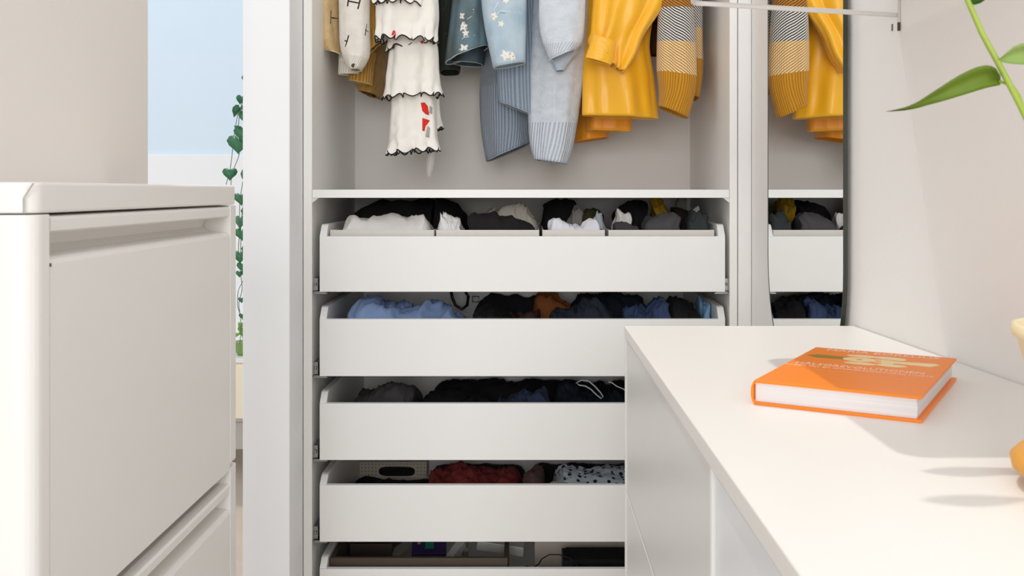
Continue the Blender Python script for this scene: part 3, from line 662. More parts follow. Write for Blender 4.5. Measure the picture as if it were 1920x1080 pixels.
# ---------------- things in the drawers ----------------
def cloth(name, hexc, r=0.9, var=0.15, **k): return mat(name, hexc, r, var, 25, bump=0.3, bscale=250, **k)
def heap(name, label, cat, prof, Y0, Y1, zf, m, seed, group=None, rough=0.008, xin=None, freq=26, nx=84, ny=36, ridge=1.0, pw=0.5, ex=14):
    """crumpled heap of cloth: prof = silhouette [(px, py)...] measured at depth Yc"""
    Yc = Y0*0.6+Y1*0.4; Ys = Y0+0.8*(Y1-Y0)
    xs = np.array([min(max(PX(p[0], Yc), DX0+0.019), DX1-0.019) for p in prof]); zs = np.array([PZ(p[1], Ys) for p in prof])
    x0, x1 = xs[0], xs[-1]
    V = []; Fc = []
    sd = Vector((seed*7.3, seed*3.1, seed*1.7))
    for j in range(ny):
        v = j/(ny-1)
        for i in range(nx):
            u = i/(nx-1)
            ue = 0.5-0.5*math.cos(PI*u)
            x = x0+(x1-x0)*ue
            zt = float(np.interp(x, xs, zs))
            ed = max(0.0, 1-abs(2*v-0.8 if v < 0.4 else (v-0.4)/0.6)**2.6) if False else max(0.0, 1-abs((v-0.4)/(0.4 if v < 0.4 else 0.6))**3)
            eu = max(0.0, 1-abs(2*ue-1)**ex)
            lo = noise.noise(Vector((x*16+seed, Y0*9+v*2.2, seed*0.7)))
            h = ((zt-zf)*(1+0.10*lo)+rough*1.1*lo)*(ed**pw)*(eu**0.7)
            y = Y0+(Y1-Y0)*v
            p3 = Vector((x, y*0.7, 0))*freq+sd
            wp = Vector((noise.noise(p3*0.6+Vector((9, 1, 4))), noise.noise(p3*0.6+Vector((2, 8, 3))), 0))*0.9
            n1 = noise.noise(p3*0.8+wp); n2 = noise.noise(p3*1.7+wp*1.5+Vector((5, 3, 1))); n3 = noise.noise(p3*3.6+wp)
            rd = 0.55*(0.6-2.6*abs(n1))+0.35*(0.5-2.4*abs(n2))+0.16*(0.5-2*abs(n3))
            h = max(0.0015, h+rough*1.9*ridge*rd*min(1, h*25))
            V.append((x+(0.014*noise.noise(Vector((seed, v*3, h*30)))+0.006*n2)*eu*ed*(1 if 0 < i < nx-1 else 0), y+(0.006*n1*eu*ed if 0 < j < ny-1 else 0), zf+h))
    nb = len(V)
    for j in range(ny):
        for i in range(nx):
            V.append((V[j*nx+i][0], V[j*nx+i][1], zf+0.0004))
    for j in range(ny-1):
        for i in range(nx-1):
            a = j*nx+i; Fc.append((a, a+1, a+nx+1, a+nx)); Fc.append((nb+a, nb+a+nx, nb+a+nx+1, nb+a+1))
    for i in range(nx-1):
        Fc.append((i+1, i, nb+i, nb+i+1)); b = (ny-1)*nx+i; Fc.append((b, b+1, nb+b+1, nb+b))
    for j in range(ny-1):
        a = j*nx; Fc.append((a, a+nx, nb+a+nx, nb+a)); b = j*nx+nx-1; Fc.append((b+nx, b, nb+b, nb+b+nx))
    me = mesh(name, V, Fc, True)
    loc = Vector(((x0+x1)/2, (Y0+Y1)/2, zf)); me.transform(Matrix.Translation(-loc))
    o = obj(name, me, m); o.location = loc
    tag(o, label, cat, group)
    return o
def zfl(i): return PZ(DR[i][1], YF)+0.0163
# drawer 1 : four greige organiser boxes
GRG = mat('greige_felt', 'DAD5CE', 0.9, 0.04, 60, bump=0.2, bscale=300)
z1 = zfl(0)
bxr = [(619, 814), (818, 1011), (1017, 1134), (1141, 1339)]
bl = ['greige fabric organiser box holding the white shirts', 'greige fabric organiser box holding black and beige garments', 'narrow greige fabric organiser box holding white ties and a black bundle', 'greige fabric organiser box holding grey and mustard garments']
zbt = PZ(431, 2.30)
for (a, b), lb in zip(bxr, bl):
    xa, xb = PX(a, 2.295), PX(b, 2.295)
    if a == 619: xa = max(xa, DX0+th+0.001)
    xb = min(xb, DX1-th-0.001); t3 = 0.003
    me = boxes([(xa, xb, 2.293, 2.296, z1, zbt), (xa, xb, 2.775, 2.778, z1, zbt), (xa, xa+t3, 2.296, 2.775, z1, zbt), (xb-t3, xb, 2.296, 2.775, z1, zbt), (xa+t3, xb-t3, 2.296, 2.775, z1, z1+0.002)], 0.0006)
    o = obj('organiser_box', me, GRG); loc = Vector(((xa+xb)/2, 2.53, z1)); me.transform(Matrix.Translation(-loc)); o.location = loc
    tag(o, lb, 'box', 'organiser boxes in the top drawer')
zf = z1+0.0025
BLK = cloth('black_cloth', '141213'); 
heap('folded_shirt', 'folded white shirt at the left front of the top drawer', 'shirt', [(638, 424), (648, 409), (700, 406), (760, 407), (800, 408), (812, 404), (815, 412)], 2.302, 2.50, zf, cloth('white_cotton', 'EDEAE6', var=0.04), 101, rough=0.006, freq=22, pw=0.35)
heap('white_blouse', 'crumpled white blouse with ruffles beside the folded white shirt', 'blouse', [(822, 408), (832, 404), (845, 412), (866, 422), (868, 430)], 2.302, 2.44, zf, cloth('white_cotton_2', 'F0EFEE', var=0.04), 102, rough=0.012, freq=60)
heap('black_pullover', 'large rounded black pullover behind the white shirts', 'pullover', [(660, 408), (680, 384), (710, 375), (760, 374), (816, 374)], 2.51, 2.76, zf, BLK, 103, rough=0.002, pw=0.3, ex=70)
heap('black_garment', 'black garment bulging behind the crumpled white blouse', 'garment', [(818, 374), (840, 375), (860, 384), (868, 400), (874, 422)], 2.51, 2.76, zf, BLK, 119, rough=0.002, pw=0.3, ex=70)
heap('black_scarf', 'black scarf in front of the beige blouse in the top drawer', 'scarf', [(872, 420), (880, 402), (900, 399), (925, 402), (940, 414), (975, 416), (1009, 415)], 2.302, 2.42, zf, BLK, 104, rough=0.005)
heap('beige_blouse', 'crumpled beige blouse beside the black scarf in the top drawer', 'blouse', [(898, 410), (920, 396), (945, 388), (975, 394), (1005, 402), (1014, 416)], 2.44, 2.62, zf, cloth('beige_linen', 'CFC8BC', var=0.05), 105, rough=0.010, freq=40)
heap('black_bundle', 'black bundle near the middle of the top drawer under the shelf', 'garment', [(1014, 400), (1022, 384), (1035, 377), (1060, 373), (1087, 374), (1092, 396)], 2.54, 2.74, zf, BLK, 106, rough=0.004)
heap('grey_scarf', 'small grey crumpled scarf in front of the black bundle', 'scarf', [(1066, 410), (1072, 392), (1080, 386), (1090, 396), (1096, 412)], 2.46, 2.53, zf, cloth('grey_linen', '8F8C88', var=0.08), 107, rough=0.008, freq=50)
heap('olive_blouse', 'dark olive blouse with pale piping near the middle of the top drawer', 'blouse', [(1086, 410), (1100, 392), (1112, 388), (1124, 394), (1134, 412)], 2.44, 2.60, zf, cloth('olive_dark', '3A3A1C'), 108, rough=0.008)
heap('white_belt', 'white twisted cloth belt lying at the front of the top drawer', 'belt', [(1022, 428), (1034, 414), (1052, 414), (1068, 425), (1090, 424), (1108, 412), (1120, 414), (1128, 428)], 2.302, 2.37, zf, cloth('white_satin', 'E3E4EC', 0.6, 0.04), 109, rough=0.006, freq=50)
heap('dark_grey_shirt', 'dark grey shirt just right of the white belt', 'shirt', [(1146, 428), (1150, 414), (1170, 410), (1196, 418), (1198, 428)], 2.302, 2.38, zf, cloth('charcoal', '3A3838'), 110, rough=0.006)
heap('white_sock', 'small white sock between dark grey shirt and black jumper', 'sock', [(1150, 412), (1155, 402), (1160, 398), (1168, 408), (1178, 402), (1184, 414)], 2.39, 2.46, zf, cloth('white_cotton', 'EDEAE6'), 111, rough=0.006, freq=60)
heap('black_jumper', 'black jumper piled high in the right half of the top drawer', 'jumper', [(1150, 396), (1155, 380), (1175, 375), (1210, 374), (1218, 396)], 2.48, 2.74, zf, BLK, 112, rough=0.004)
heap('mustard_blouse', 'mustard yellow blouse behind the grey garments in the top drawer', 'blouse', [(1222, 400), (1226, 378), (1236, 373), (1248, 374), (1252, 396), (1250, 410)], 2.48, 2.64, zf, cloth('mustard', 'B08A14', var=0.1), 113, rough=0.008, freq=40)
heap('striped_scarf', 'pale grey narrow scarf hanging over the middle of the top drawer contents', 'scarf', [(1112, 412), (1122, 402), (1130, 404), (1133, 418)], 2.38, 2.43, zf, cloth('pale_blue_grey', 'B4BCC8', var=0.08), 121, rough=0.008, freq=60)
heap('grey_jersey', 'grey jersey at the front right of the top drawer', 'jersey', [(1202, 424), (1210, 408), (1240, 404), (1256, 402), (1272, 414), (1278, 426)], 2.302, 2.46, zf, cloth('mid_grey', '4C494C', var=0.08), 114, rough=0.007)
heap('white_vest', 'small white crumpled vest tucked into the green-grey jacket', 'vest', [(1300, 404), (1308, 392), (1316, 394), (1324, 408)], 2.51, 2.57, zf, MC['white_cotton'], 122, rough=0.008, freq=60)
heap('dark_green_jacket', 'dark green-grey jacket at the right end of the top drawer', 'jacket', [(1282, 420), (1290, 400), (1304, 396), (1318, 404), (1328, 416), (1332, 428)], 2.302, 2.50, zf, cloth('dark_green', '33393A', var=0.15), 115, rough=0.009, freq=40)
heap('brown_knit', 'dark brown knit behind the green-grey jacket in the top drawer', 'knitwear', [(1256, 398), (1262, 386), (1280, 384), (1292, 392), (1296, 404)], 2.52, 2.66, zf, cloth('dark_brown', '2B1C16'), 116, rough=0.006)
heap('pale_grey_blouse', 'pale grey crumpled blouse at the back right of the top drawer', 'blouse', [(1266, 384), (1272, 375), (1286, 374), (1296, 390)], 2.68, 2.76, zf, cloth('pale_grey', '9A948A', var=0.08), 117, rough=0.006)
# drawer 2
z2 = zfl(1)
heap('blue_shirt', 'cornflower blue cotton shirt crumpled at the left of the second drawer', 'shirt', [(650, 592), (656, 568), (672, 553), (700, 554), (740, 566), (778, 574), (800, 568), (824, 574), (850, 578), (874, 584), (886, 596)], 2.295, 2.56, z2, cloth('cornflower', '8CA4CE', var=0.12), 201, rough=0.012, freq=30, pw=0.4)
heap('black_strap_bag', 'black bag with straps in the middle of the second drawer', 'bag', [(884, 592), (896, 576), (930, 572), (956, 578), (966, 592)], 2.31, 2.45, z2, cloth('black_leather', '121212', 0.45), 202, rough=0.008)
blt = empty('belt', (PX(862, 2.66), 2.66, z2+0.10), 'looped black leather belt behind the blue shirt in the second drawer', 'belt')
part('strap', tube_mesh([P(a, b, 2.66) for a, b in ((846, 546), (848, 558), (854, 572), (866, 580), (876, 572), (878, 556), (872, 546))], 0.0042, 8), mat('black_gloss', '0C0C0C', 0.4), blt)
part('buckle', tube_mesh([P(a, b, 2.64) for a, b in ((886, 556), (898, 556), (898, 566), (886, 566))], 0.0022, 6, True), METAL, blt)
heap('dark_navy_knit', 'near-black navy knit lying behind the black bag', 'knitwear', [(884, 572), (900, 560), (930, 554), (980, 551), (1014, 552), (1024, 566)], 2.70, 2.78, z2, cloth('near_black_navy', '15151C'), 203, rough=0.006)  # knit widened to darken the back of the drawer
heap('brown_blouse', 'dark brown blouse in front of the rust knit in the second drawer', 'blouse', [(934, 594), (950, 580), (975, 574), (1005, 578), (1022, 590)], 2.46, 2.55, z2, cloth('brown_silk', '3E2418', 0.6), 204, rough=0.010, freq=40)
heap('rust_knit', 'rust orange knit standing up in the middle of the second drawer', 'knitwear', [(1000, 562), (1008, 550), (1040, 549), (1052, 558), (1066, 562), (1074, 572), (1076, 590)], 2.57, 2.70, z2, cloth('rust', '9A5A2A', var=0.08), 205, rough=0.006)
heap('navy_shirt', 'navy shirt in the second drawer, right of the rust knit', 'shirt', [(1026, 592), (1036, 582), (1060, 580), (1078, 574), (1095, 566), (1120, 562), (1150, 572), (1158, 590)], 2.31, 2.50, z2, cloth('navy_a', '1F2636', var=0.2), 206, rough=0.012, freq=40)
heap('indigo_trousers', 'indigo trousers filling the right middle of the second drawer', 'trousers', [(1060, 570), (1080, 552), (1150, 551), (1200, 552), (1215, 566)], 2.56, 2.76, z2, cloth('navy_b', '1C2130', var=0.2), 207, rough=0.010, freq=40)
heap('blue_denim_shirt', 'mid-blue denim shirt in the right part of the second drawer', 'shirt', [(1164, 592), (1174, 580), (1195, 578), (1215, 584), (1224, 560), (1236, 552), (1252, 554), (1256, 590)], 2.31, 2.48, z2, cloth('denim_blue', '3A4C72', var=0.25), 208, rough=0.013, freq=45)
heap('black_tshirt', 'black t-shirt near the right end of the second drawer', 't-shirt', [(1246, 590), (1256, 556), (1280, 552), (1304, 556), (1312, 588)], 2.31, 2.55, z2, BLK, 209, rough=0.006)
heap('blue_lit_side', 'sky blue block added for the blue light on the right end of the second drawer', 'shirt', [(1309, 590), (1312, 566), (1320, 556), (1330, 576), (1336, 592)], 2.31, 2.55, z2, cloth('blue_side_light', '86B4DC', var=0.2), 210, rough=0.012, freq=60)  # blue heap stands in for bluish light on the drawer's inner side
# drawer 3
z3 = zfl(2)
heap('charcoal_sweatshirt', 'charcoal grey sweatshirt crumpled at the left of the third drawer', 'sweatshirt', [(658, 748), (668, 728), (700, 720), (735, 718), (760, 710), (778, 714), (786, 740)], 2.33, 2.60, z3, cloth('charcoal_b', '4A4749', var=0.12), 301, rough=0.012, freq=30)
heap('black_leggings', 'black leggings beside the charcoal sweatshirt in the third drawer', 'leggings', [(782, 750), (790, 732), (850, 728), (900, 730), (930, 748)], 2.31, 2.60, z3, cloth('black_b', '0E0E10'), 302, rough=0.007)
heap('dark_jeans', 'dark blue jeans near the middle of the third drawer', 'jeans', [(926, 752), (950, 742), (980, 732), (1000, 730), (1020, 720), (1034, 746)], 2.31, 2.50, z3, cloth('jeans_b', '27344F', var=0.3), 303, rough=0.014, freq=40)
heap('navy_jeans', 'navy jeans folded behind the pale waistband in the third drawer', 'jeans', [(1036, 736), (1046, 718), (1066, 712), (1085, 722), (1100, 734), (1140, 738), (1180, 742)], 2.40, 2.60, z3, cloth('jeans_c', '1B2234', var=0.3), 304, rough=0.014, freq=45)
heap('dark_fill_d3', 'black shorts added for the dark back of the third drawer', 'infill', [(800, 722), (820, 712), (960, 709), (1020, 709), (1150, 710), (1250, 716)], 2.61, 2.78, z3, cloth('black_b', '0E0E10'), 305, rough=0.008)  # black heap standing in for the dark depth behind the items
lp = [(1080, 718), (1090, 713), (1103, 714), (1115, 724), (1126, 736), (1131, 744), (1127, 747), (1118, 740), (1108, 730), (1098, 724), (1086, 722)]
wb = empty('drawstring', (PX(1105, 2.36), 2.36, z3+0.1), 'pale grey looped waistband lying on the jeans in the third drawer', 'drawstring')
part('cord', tube_mesh([P(a, b, 2.36) for a, b in lp], 0.0018, 6, True), cloth('pale_cord', 'B9BEC6', var=0.05), wb)
wb2 = empty('cord', (PX(1155, 2.36), 2.36, z3+0.1), 'short white cord beside the pale waistband in the third drawer', 'cord')
part('strand', tube_mesh([P(a, b, 2.38) for a, b in ((1141, 716), (1148, 718), (1156, 724), (1168, 729), (1180, 738))], 0.0015, 6), cloth('white_cord', 'D8D8D8', var=0.05), wb2)
wb3 = empty('cord', (PX(900, 2.5), 2.5, z3+0.12), 'thin grey wire loop over the black leggings', 'cord')
part('strand', tube_mesh([P(a, b, 2.50) for a, b in ((874, 712), (884, 709), (900, 707), (914, 709), (921, 711))], 0.0011, 6), METAL, wb3)
# drawer 4
z4 = zfl(3)
pb_x0, pb_x1 = PX(655, 2.72), PX(800, 2.72)
heap('dark_backing', 'black pouch added in the perforated box of the fourth drawer to darken its oval hole', 'backing', [(665, 880), (680, 872), (780, 872), (795, 880)], 2.7245, 2.777, z4, BLK, 407, rough=0.002)  # black heap added behind the oval hole so that it reads dark
prf = empty('perforated_box', ((pb_x0+pb_x1)/2, 2.72, z4), 'cream perforated box with oval handle hole at the back left of the fourth drawer', 'box')
PERF = mat('perforated_plastic', 'DAD2C0', 0.7, 0.03)
zt4 = PZ(866, 2.72)
# front wall built with an oval slot
oc = (PX(744, 2.72), PZ(884, 2.72)); orx, ory = 0.050, 0.0135
n = 32; V = []; Fc = []
def sup(a): return (oc[0]+orx*math.copysign(abs(math.cos(a))**0.45, math.cos(a)), oc[1]+ory*math.copysign(abs(math.sin(a))**0.7, math.sin(a)))
def rc(a):
    c, s = math.cos(a), math.sin(a)
    hx = (pb_x1-oc[0]) if c > 0 else (oc[0]-pb_x0); hz = (zt4-oc[1]) if s > 0 else (oc[1]-z4)
    k = min(hx/abs(c) if abs(c) > 1e-6 else 9, hz/abs(s) if abs(s) > 1e-6 else 9); return (oc[0]+k*c, oc[1]+k*s)
angs = sorted([2*PI*k/n for k in range(n)]+[math.atan2(zz_-oc[1], xx_-oc[0]) % (2*PI) for xx_ in (pb_x0, pb_x1) for zz_ in (z4, zt4)])
n = len(angs)
for yy in (2.72, 2.723):
    V += [(sup(a)[0], yy, sup(a)[1]) for a in angs]; V += [(rc(a)[0], yy, rc(a)[1]) for a in angs]
for k in range(n):
    j = (k+1) % n
    Fc += [(k, j, n+j, n+k), (2*n+k, 3*n+k, 3*n+j, 2*n+j), (k, 2*n+k, 2*n+j, j), (n+k, n+j, 3*n+j, 3*n+k)]
part('box_front', mesh('pf', V, Fc), PERF, prf)
part('box_sides', boxes([(pb_x0, pb_x0+0.003, 2.723, 2.782, z4, zt4), (pb_x1-0.003, pb_x1, 2.723, 2.782, z4, zt4)]), PERF, prf)
dots = []
for ix in range(22):
    for iz in range(4):
        x = pb_x0+0.006+ix*(pb_x1-pb_x0-0.012)/21; z = zt4-0.006-iz*0.010
        if abs(x-oc[0]) < orx+0.004 and abs(z-oc[1]) < ory+0.003: continue
        dots.append((x-0.0011, x+0.0011, 2.7192, 2.7202, z-0.0011, z+0.0011))
do = part('perforations', boxes(dots), mat('hole_dark', '2A2722', 0.9), prf); do['kind'] = 'stuff'
heap('black_garment', 'black garment in front of the perforated box in the fourth drawer', 'garment', [(634, 902), (640, 890), (660, 893), (700, 897), (760, 895), (800, 899), (812, 904)], 2.36, 2.66, z4, BLK, 401, rough=0.006)
heap('burgundy_shirt', 'burgundy red crumpled shirt in the fourth drawer', 'shirt', [(794, 904)]+[(800, 892), (812, 876), (850, 866), (900, 867), (950, 872), (972, 882), (984, 902)], 2.36, 2.66, z4, cloth('burgundy', '9A3A3C', var=0.15), 402, rough=0.014, freq=34)
heap('rose_blouse', 'dusty rose blouse right of the burgundy shirt', 'blouse', [(978, 896), (986, 872), (1005, 866), (1016, 876), (1022, 898)], 2.36, 2.60, z4, cloth('dusty_rose', '7A5C58', var=0.1), 403, rough=0.008)
heap('beige_camisole', 'beige camisole between the rose blouse and dotted shirt', 'camisole', [(1026, 904), (1034, 899), (1050, 896), (1066, 900), (1070, 906)], 2.30, 2.35, z4, cloth('beige_c', 'A79A88', var=0.08), 404, rough=0.004)
dm, N_, L_, b_ = new_mat('dotted_cotton')
tc = N_.new('ShaderNodeTexCoord'); mp = N_.new('ShaderNodeMapping'); mp.inputs['Scale'].default_value = (62, 50, 62); mp.inputs['Rotation'].default_value = (0, 0.4, 0); L_.new(tc.outputs['Object'], mp.inputs[0])
vo = N_.new('ShaderNodeTexVoronoi'); vo.inputs['Scale'].default_value = 1.0; vo.inputs['Randomness'].default_value = 0.25; L_.new(mp.outputs[0], vo.inputs['Vector'])
cr = N_.new('ShaderNodeValToRGB'); cr.color_ramp.interpolation = 'CONSTANT'; cr.color_ramp.elements[0].color = srgb('1D2A4A'); cr.color_ramp.elements[1].color = srgb('DCE8F4'); cr.color_ramp.elements[1].position = 0.33
L_.new(vo.outputs['Distance'], cr.inputs[0]); L_.new(cr.outputs[0], b_.inputs['Base Color']); b_.inputs['Roughness'].default_value = 0.85
heap('dotted_shirt', 'pale blue shirt with dark blue dots at the right of the fourth drawer', 'shirt', [(1036, 884), (1040, 874), (1060, 866), (1120, 865), (1180, 868), (1210, 880)], 2.37, 2.60, z4, dm, 405, rough=0.006, pw=0.3)
heap('dark_fill_d4_right', 'black filler added for the dark back right of the fourth drawer behind the dotted shirt', 'back_infill', [(990, 880), (1005, 868), (1100, 866), (1200, 866), (1300, 880)], 2.67, 2.78, z4, BLK, 406, rough=0.006)  # black heap added as the shaded back of the drawer
heap('dark_fill_d4_left', 'black filler added for the dark back of the fourth drawer behind the burgundy shirt', 'garment', [(808, 884), (820, 868), (900, 866), (984, 867)], 2.68, 2.78, z4, BLK, 408, rough=0.004)  # black heap added to stand in for the shade deep in the drawer
# drawer 5
z5 = zfl(4)
OAK = mat('dark_wood_tray', '4E4236', 0.6, 0.12, 30)
tr = empty('tray', (PX(760, 2.40), 2.40, z5), 'brown wooden tray at the front left of the bottom drawer in view', 'tray')
xa, xb = DX0+th+0.002, PX(952, 2.30); zt5 = PZ(1046, 2.30)
part('front_rail', boxes([(xa, xb, 2.298, 2.310, z5, zt5)], 0.001), OAK, tr)
part('end_rail', boxes([(xb-0.01, xb, 2.3105, 2.47, z5, zt5)], 0.001), OAK, tr)
part('end_rail', boxes([(xa, xa+0.01, 2.3105, 2.47, z5, zt5)], 0.001), OAK, tr)
part('tray_base', boxes([(xa+0.011, xb-0.011, 2.311, 2.47, z5, z5+0.004)]), OAK, tr)
t2 = empty('tray', (PX(690, 2.62), 2.62, z5), 'small dark wooden compartment tray behind the longer brown tray', 'tray')
xa2, xb2 = DX0+th+0.012, PX(745, 2.6); zt6 = z5+0.088
part('rail', boxes([(xa2, xb2, 2.50, 2.508, z5, zt6)], 0.001), OAK, t2)
part('rail', boxes([(xa2, xb2, 2.74, 2.748, z5, zt6)], 0.001), OAK, t2)
part('rail', boxes([(xa2, xa2+0.008, 2.5085, 2.7395, z5, zt6)], 0.001), OAK, t2)
part('rail', boxes([(xb2-0.008, xb2, 2.5085, 2.7395, z5, zt6)], 0.001), OAK, t2)
part('tray_base', boxes([(xa2+0.009, xb2-0.009, 2.509, 2.739, z5, z5+0.003)]), OAK, t2)
def rbox(name, label, cat, cx, cy, cz, sx, sy, sz, m, rz=0, rx=0, ry=0, bev=0.0015, kids=()):
    r = empty(name, (cx, cy, cz), label, cat); r.rotation_euler = (rx, ry, rz)
    obj('body', boxes([(-sx/2, sx/2, -sy/2, sy/2, 0, sz)], bev), m, r)
    for nm, b, mm_ in kids: obj(nm, boxes([b], 0.0003), mm_, r)
    return r
WP = mat('white_paper', 'C9C2B6', 0.8)
rbox('leaflet', 'folded cream leaflet beside the purple package', 'leaflet', PX(752, 2.55), 2.55, z5+0.050, 0.030, 0.09, 0.012, WP, rz=-0.35, kids=[('fold', (-0.013, 0.013, -0.0455, -0.0450, 0.002, 0.010), mat('paper_edge', 'A89F92', 0.8))])
pk = rbox('package', 'purple package with teal square in the bottom drawer in view', 'package', PX(805, 2.56), 2.56, z5+0.048, 0.088, 0.10, 0.028, mat('purple_card', '4A3A78', 0.5, 0.2, 40), rz=0.08, rx=0.25, kids=[('teal_square', (-0.010, 0.012, -0.03, 0.035, 0.028, 0.0284), mat('teal_print', '2AA88E', 0.5)), ('white_print', (-0.030, -0.022, -0.01, 0.01, 0.028, 0.0284), WP), ('white_print', (0.018, 0.026, 0.0, 0.03, 0.028, 0.0284), WP)])
cd = rbox('card', 'white card with black letters leaning against the purple package', 'card', PX(850, 2.50), 2.50, z5+0.050, 0.022, 0.10, 0.020, mat('white_card', 'F4F2F0', 0.6), rz=-0.45, rx=0.35, kids=[])
text('SOL', 0.018, -0.008, -0.045, 0.0202, INK, 'lettering', cd, rot=Matrix.Rotation(PI/2, 4, 'Z'))
rbox('roll', 'small beige paper roll beside the lettered card', 'roll', PX(872, 2.56), 2.56, z5+0.03, 0.016, 0.016, 0.055, mat('roll_paper', '9C948A', 0.8), bev=0.005, kids=[('band', (-0.0083, 0.0083, -0.0083, 0.0083, 0.02, 0.03), WP)])
cs = rbox('box', 'tilted light grey case lying in the bottom drawer in view', 'box', PX(940, 2.55), 2.53, z5+0.072, 0.120, 0.11, 0.020, mat('grey_case', 'C4C1BD', 0.6, 0.06), ry=0.13, rz=-0.05, bev=0.003, kids=[('lid', (-0.058, 0.058, -0.054, 0.054, 0.0203, 0.024), mat('grey_lid', 'DAD8D4', 0.5)), ('clasp', (0.0, 0.004, -0.057, -0.0552, 0.012, 0.022), WP)])
cb = rbox('box', 'open cream cardboard box at the right of the bottom drawer in view', 'box', PX(1106, 2.66), 2.66, z5+0.0005, 0.30, 0.16, 0.098, mat('cream_card', 'F0E4D4', 0.7, 0.03), kids=[('rim', (-0.151, 0.151, -0.0815, -0.0802, 0.0925, 0.0985), mat('ochre_rim', '9C7A3E', 0.7))])
dv = rbox('device', 'black rounded electronic device in front of the cream box', 'device', PX(1130, 2.45), 2.46, z5+0.0005, 0.20, 0.09, 0.082, mat('black_plastic', '101113', 0.75, 0.1), bev=0.012, kids=[('end_cap', (-0.1005, -0.076, -0.0452, 0.0452, 0.006, 0.076), mat('slate_plastic', '2A3640', 0.4))])
cbl = empty('cable', (PX(1040, 2.38), 2.38, z5), 'black cable looping in front of the cream box', 'cable')
part('cord', tube_mesh([P(a, b, 2.37) for a, b in ((985, 1062), (1000, 1064), (1010, 1058), (1016, 1048), (1030, 1040), (1050, 1040), (1070, 1048), (1082, 1060), (1090, 1072))], 0.0017, 6), mat('black_rubber', '121212', 0.5), cbl)
# ---------------- plant on the dresser ----------------
LF = mat('leaf_green', '6C8620', 0.45, 0.35, 22, bump=0.1, bscale=120, sub=0.05); LFD = mat('leaf_dark', '2F5A1A', 0.45, 0.2, 30); LFP = mat('leaf_pale', '9DB868', 0.5, 0.1, 30)
STM = mat('stem_green', 'A3B84A', 0.45, 0.1, 40)
px0, py0 = 0.420, 0.690
pt = empty('potted_plant', (px0, py0, DZ), 'green leafy plant in a cream pot, cut off at the right edge', 'plant')
WOOD = mat('orange_wood', 'E2A03A', 0.45, 0.12, 30); POTM = mat('cream_pot', 'F3DFB4', 0.35, 0.04, 20)
part('saucer', lathe([(0.045, DZ+0.006), (0.066, DZ+0.007), (0.0735, DZ+0.013), (0.0745, DZ+0.020), (0.070, DZ+0.025), (0.052, DZ+0.0255), (0.050, DZ+0.021)], px0, py0), WOOD, pt)
for k in range(3):
    a = 2*PI*k/3+0.4; part('foot', lathe([(0.007, DZ), (0.008, DZ+0.0065)], px0+0.045*math.cos(a), py0+0.045*math.sin(a), 12), WOOD, pt)
part('pot', lathe([(0.040, DZ+0.0255), (0.050, DZ+0.028), (0.0715, DZ+0.108), (0.0745, DZ+0.1085), (0.0745, DZ+0.116), (0.0695, DZ+0.1165), (0.068, DZ+0.104), (0.052, DZ+0.09)], px0+0.001, py0), POTM, pt)
part('soil', lathe([(0.062, DZ+0.096), (0.060, DZ+0.0995), (0.01, DZ+0.101)], px0+0.001, py0), mat('soil', '3A2C20', 0.95, 0.3, 80, bump=0.5), pt)
stem_px = [(1770, -190, .86), (1790, -70, .85), (1815, 2, .845), (1841, 62, .842), (1870, 115, .84), (1905, 182, .83), (1940, 252, .815), (1995, 370, .79), (2045, 500, .755), (2075, 620, .71)]
part('stem', tube_mesh([P(a, b, y) for a, b, y in stem_px]+[Vector((px0+0.001, py0, DZ+0.10))], lambda t: 0.0020+0.0014*t, 8), STM, pt)
def leaf(st, Y, m, Yt=None, name='leaf', bul=0.012):
    V = []; Fc = []; n = 7; k = 0
    xs = np.linspace(st[0][0], st[-1][0], 26)
    tp = np.interp(xs, [s[0] for s in st] if st[0][0] < st[-1][0] else [s[0] for s in st][::-1], [s[1] for s in st] if st[0][0] < st[-1][0] else [s[1] for s in st][::-1])
    bt_ = np.interp(xs, [s[0] for s in st] if st[0][0] < st[-1][0] else [s[0] for s in st][::-1], [s[2] for s in st] if st[0][0] < st[-1][0] else [s[2] for s in st][::-1])
    for lay in (0, 1):
        for i, x in enumerate(xs):
            t = i/25; yy = Y if Yt is None else Y+(Yt-Y)*t
            for j in range(n):
                q = j/(n-1); dep = (0.5-abs(q-0.45))*bul*2+0.02*(q-0.5)
                V.append(P(x, tp[i]+(bt_[i]-tp[i])*q, yy+dep+lay*0.0006))
    o_ = 26*n
    for i in range(25):
        for j in range(n-1):
            a = i*n+j; Fc.append((a, a+1, a+n+1, a+n)); Fc.append((o_+a, o_+a+n, o_+a+n+1, o_+a+1))
        for j in (0, n-1):
            a = i*n+j; Fc.append((a, a+n, o_+a+n, o_+a))
    return part(name, mesh('leaf', V, Fc, True), m, pt)
big = [(1662, 208.5, 209.5), (1680, 205, 208.5), (1700, 200, 207), (1720, 191, 203), (1740, 178, 197), (1760, 165, 192), (1780, 152, 186), (1800, 140, 180), (1820, 130, 174), (1836, 124, 169), (1850, 122, 165), (1862, 124, 162), (1870, 130, 161), (1876, 142, 159)]
leaf(big, 0.835, LF)
part('petiole', tube_mesh([P(1873, 152, .842), P(1888, 157, .84), P(1900, 163, .835), P(1912, 180, .83), P(1922, 214, .822)], 0.0013, 6), STM, pt)
tag(leaf([(1872, 112, 114), (1885, 100, 118), (1900, 87, 120), (1915, 81, 121), (1935, 80, 121), (1960, 92, 120), (1990, 112, 116)], 0.84, LFP), 'pale green leaf', None)
tag(leaf([(1806, -40, -34), (1812, -30, 2), (1820, -28, 8), (1828, -28, 9), (1838, -26, 6), (1850, -24, -2), (1862, -20, -16)], 0.845, LFD), 'dark green leaf', None)
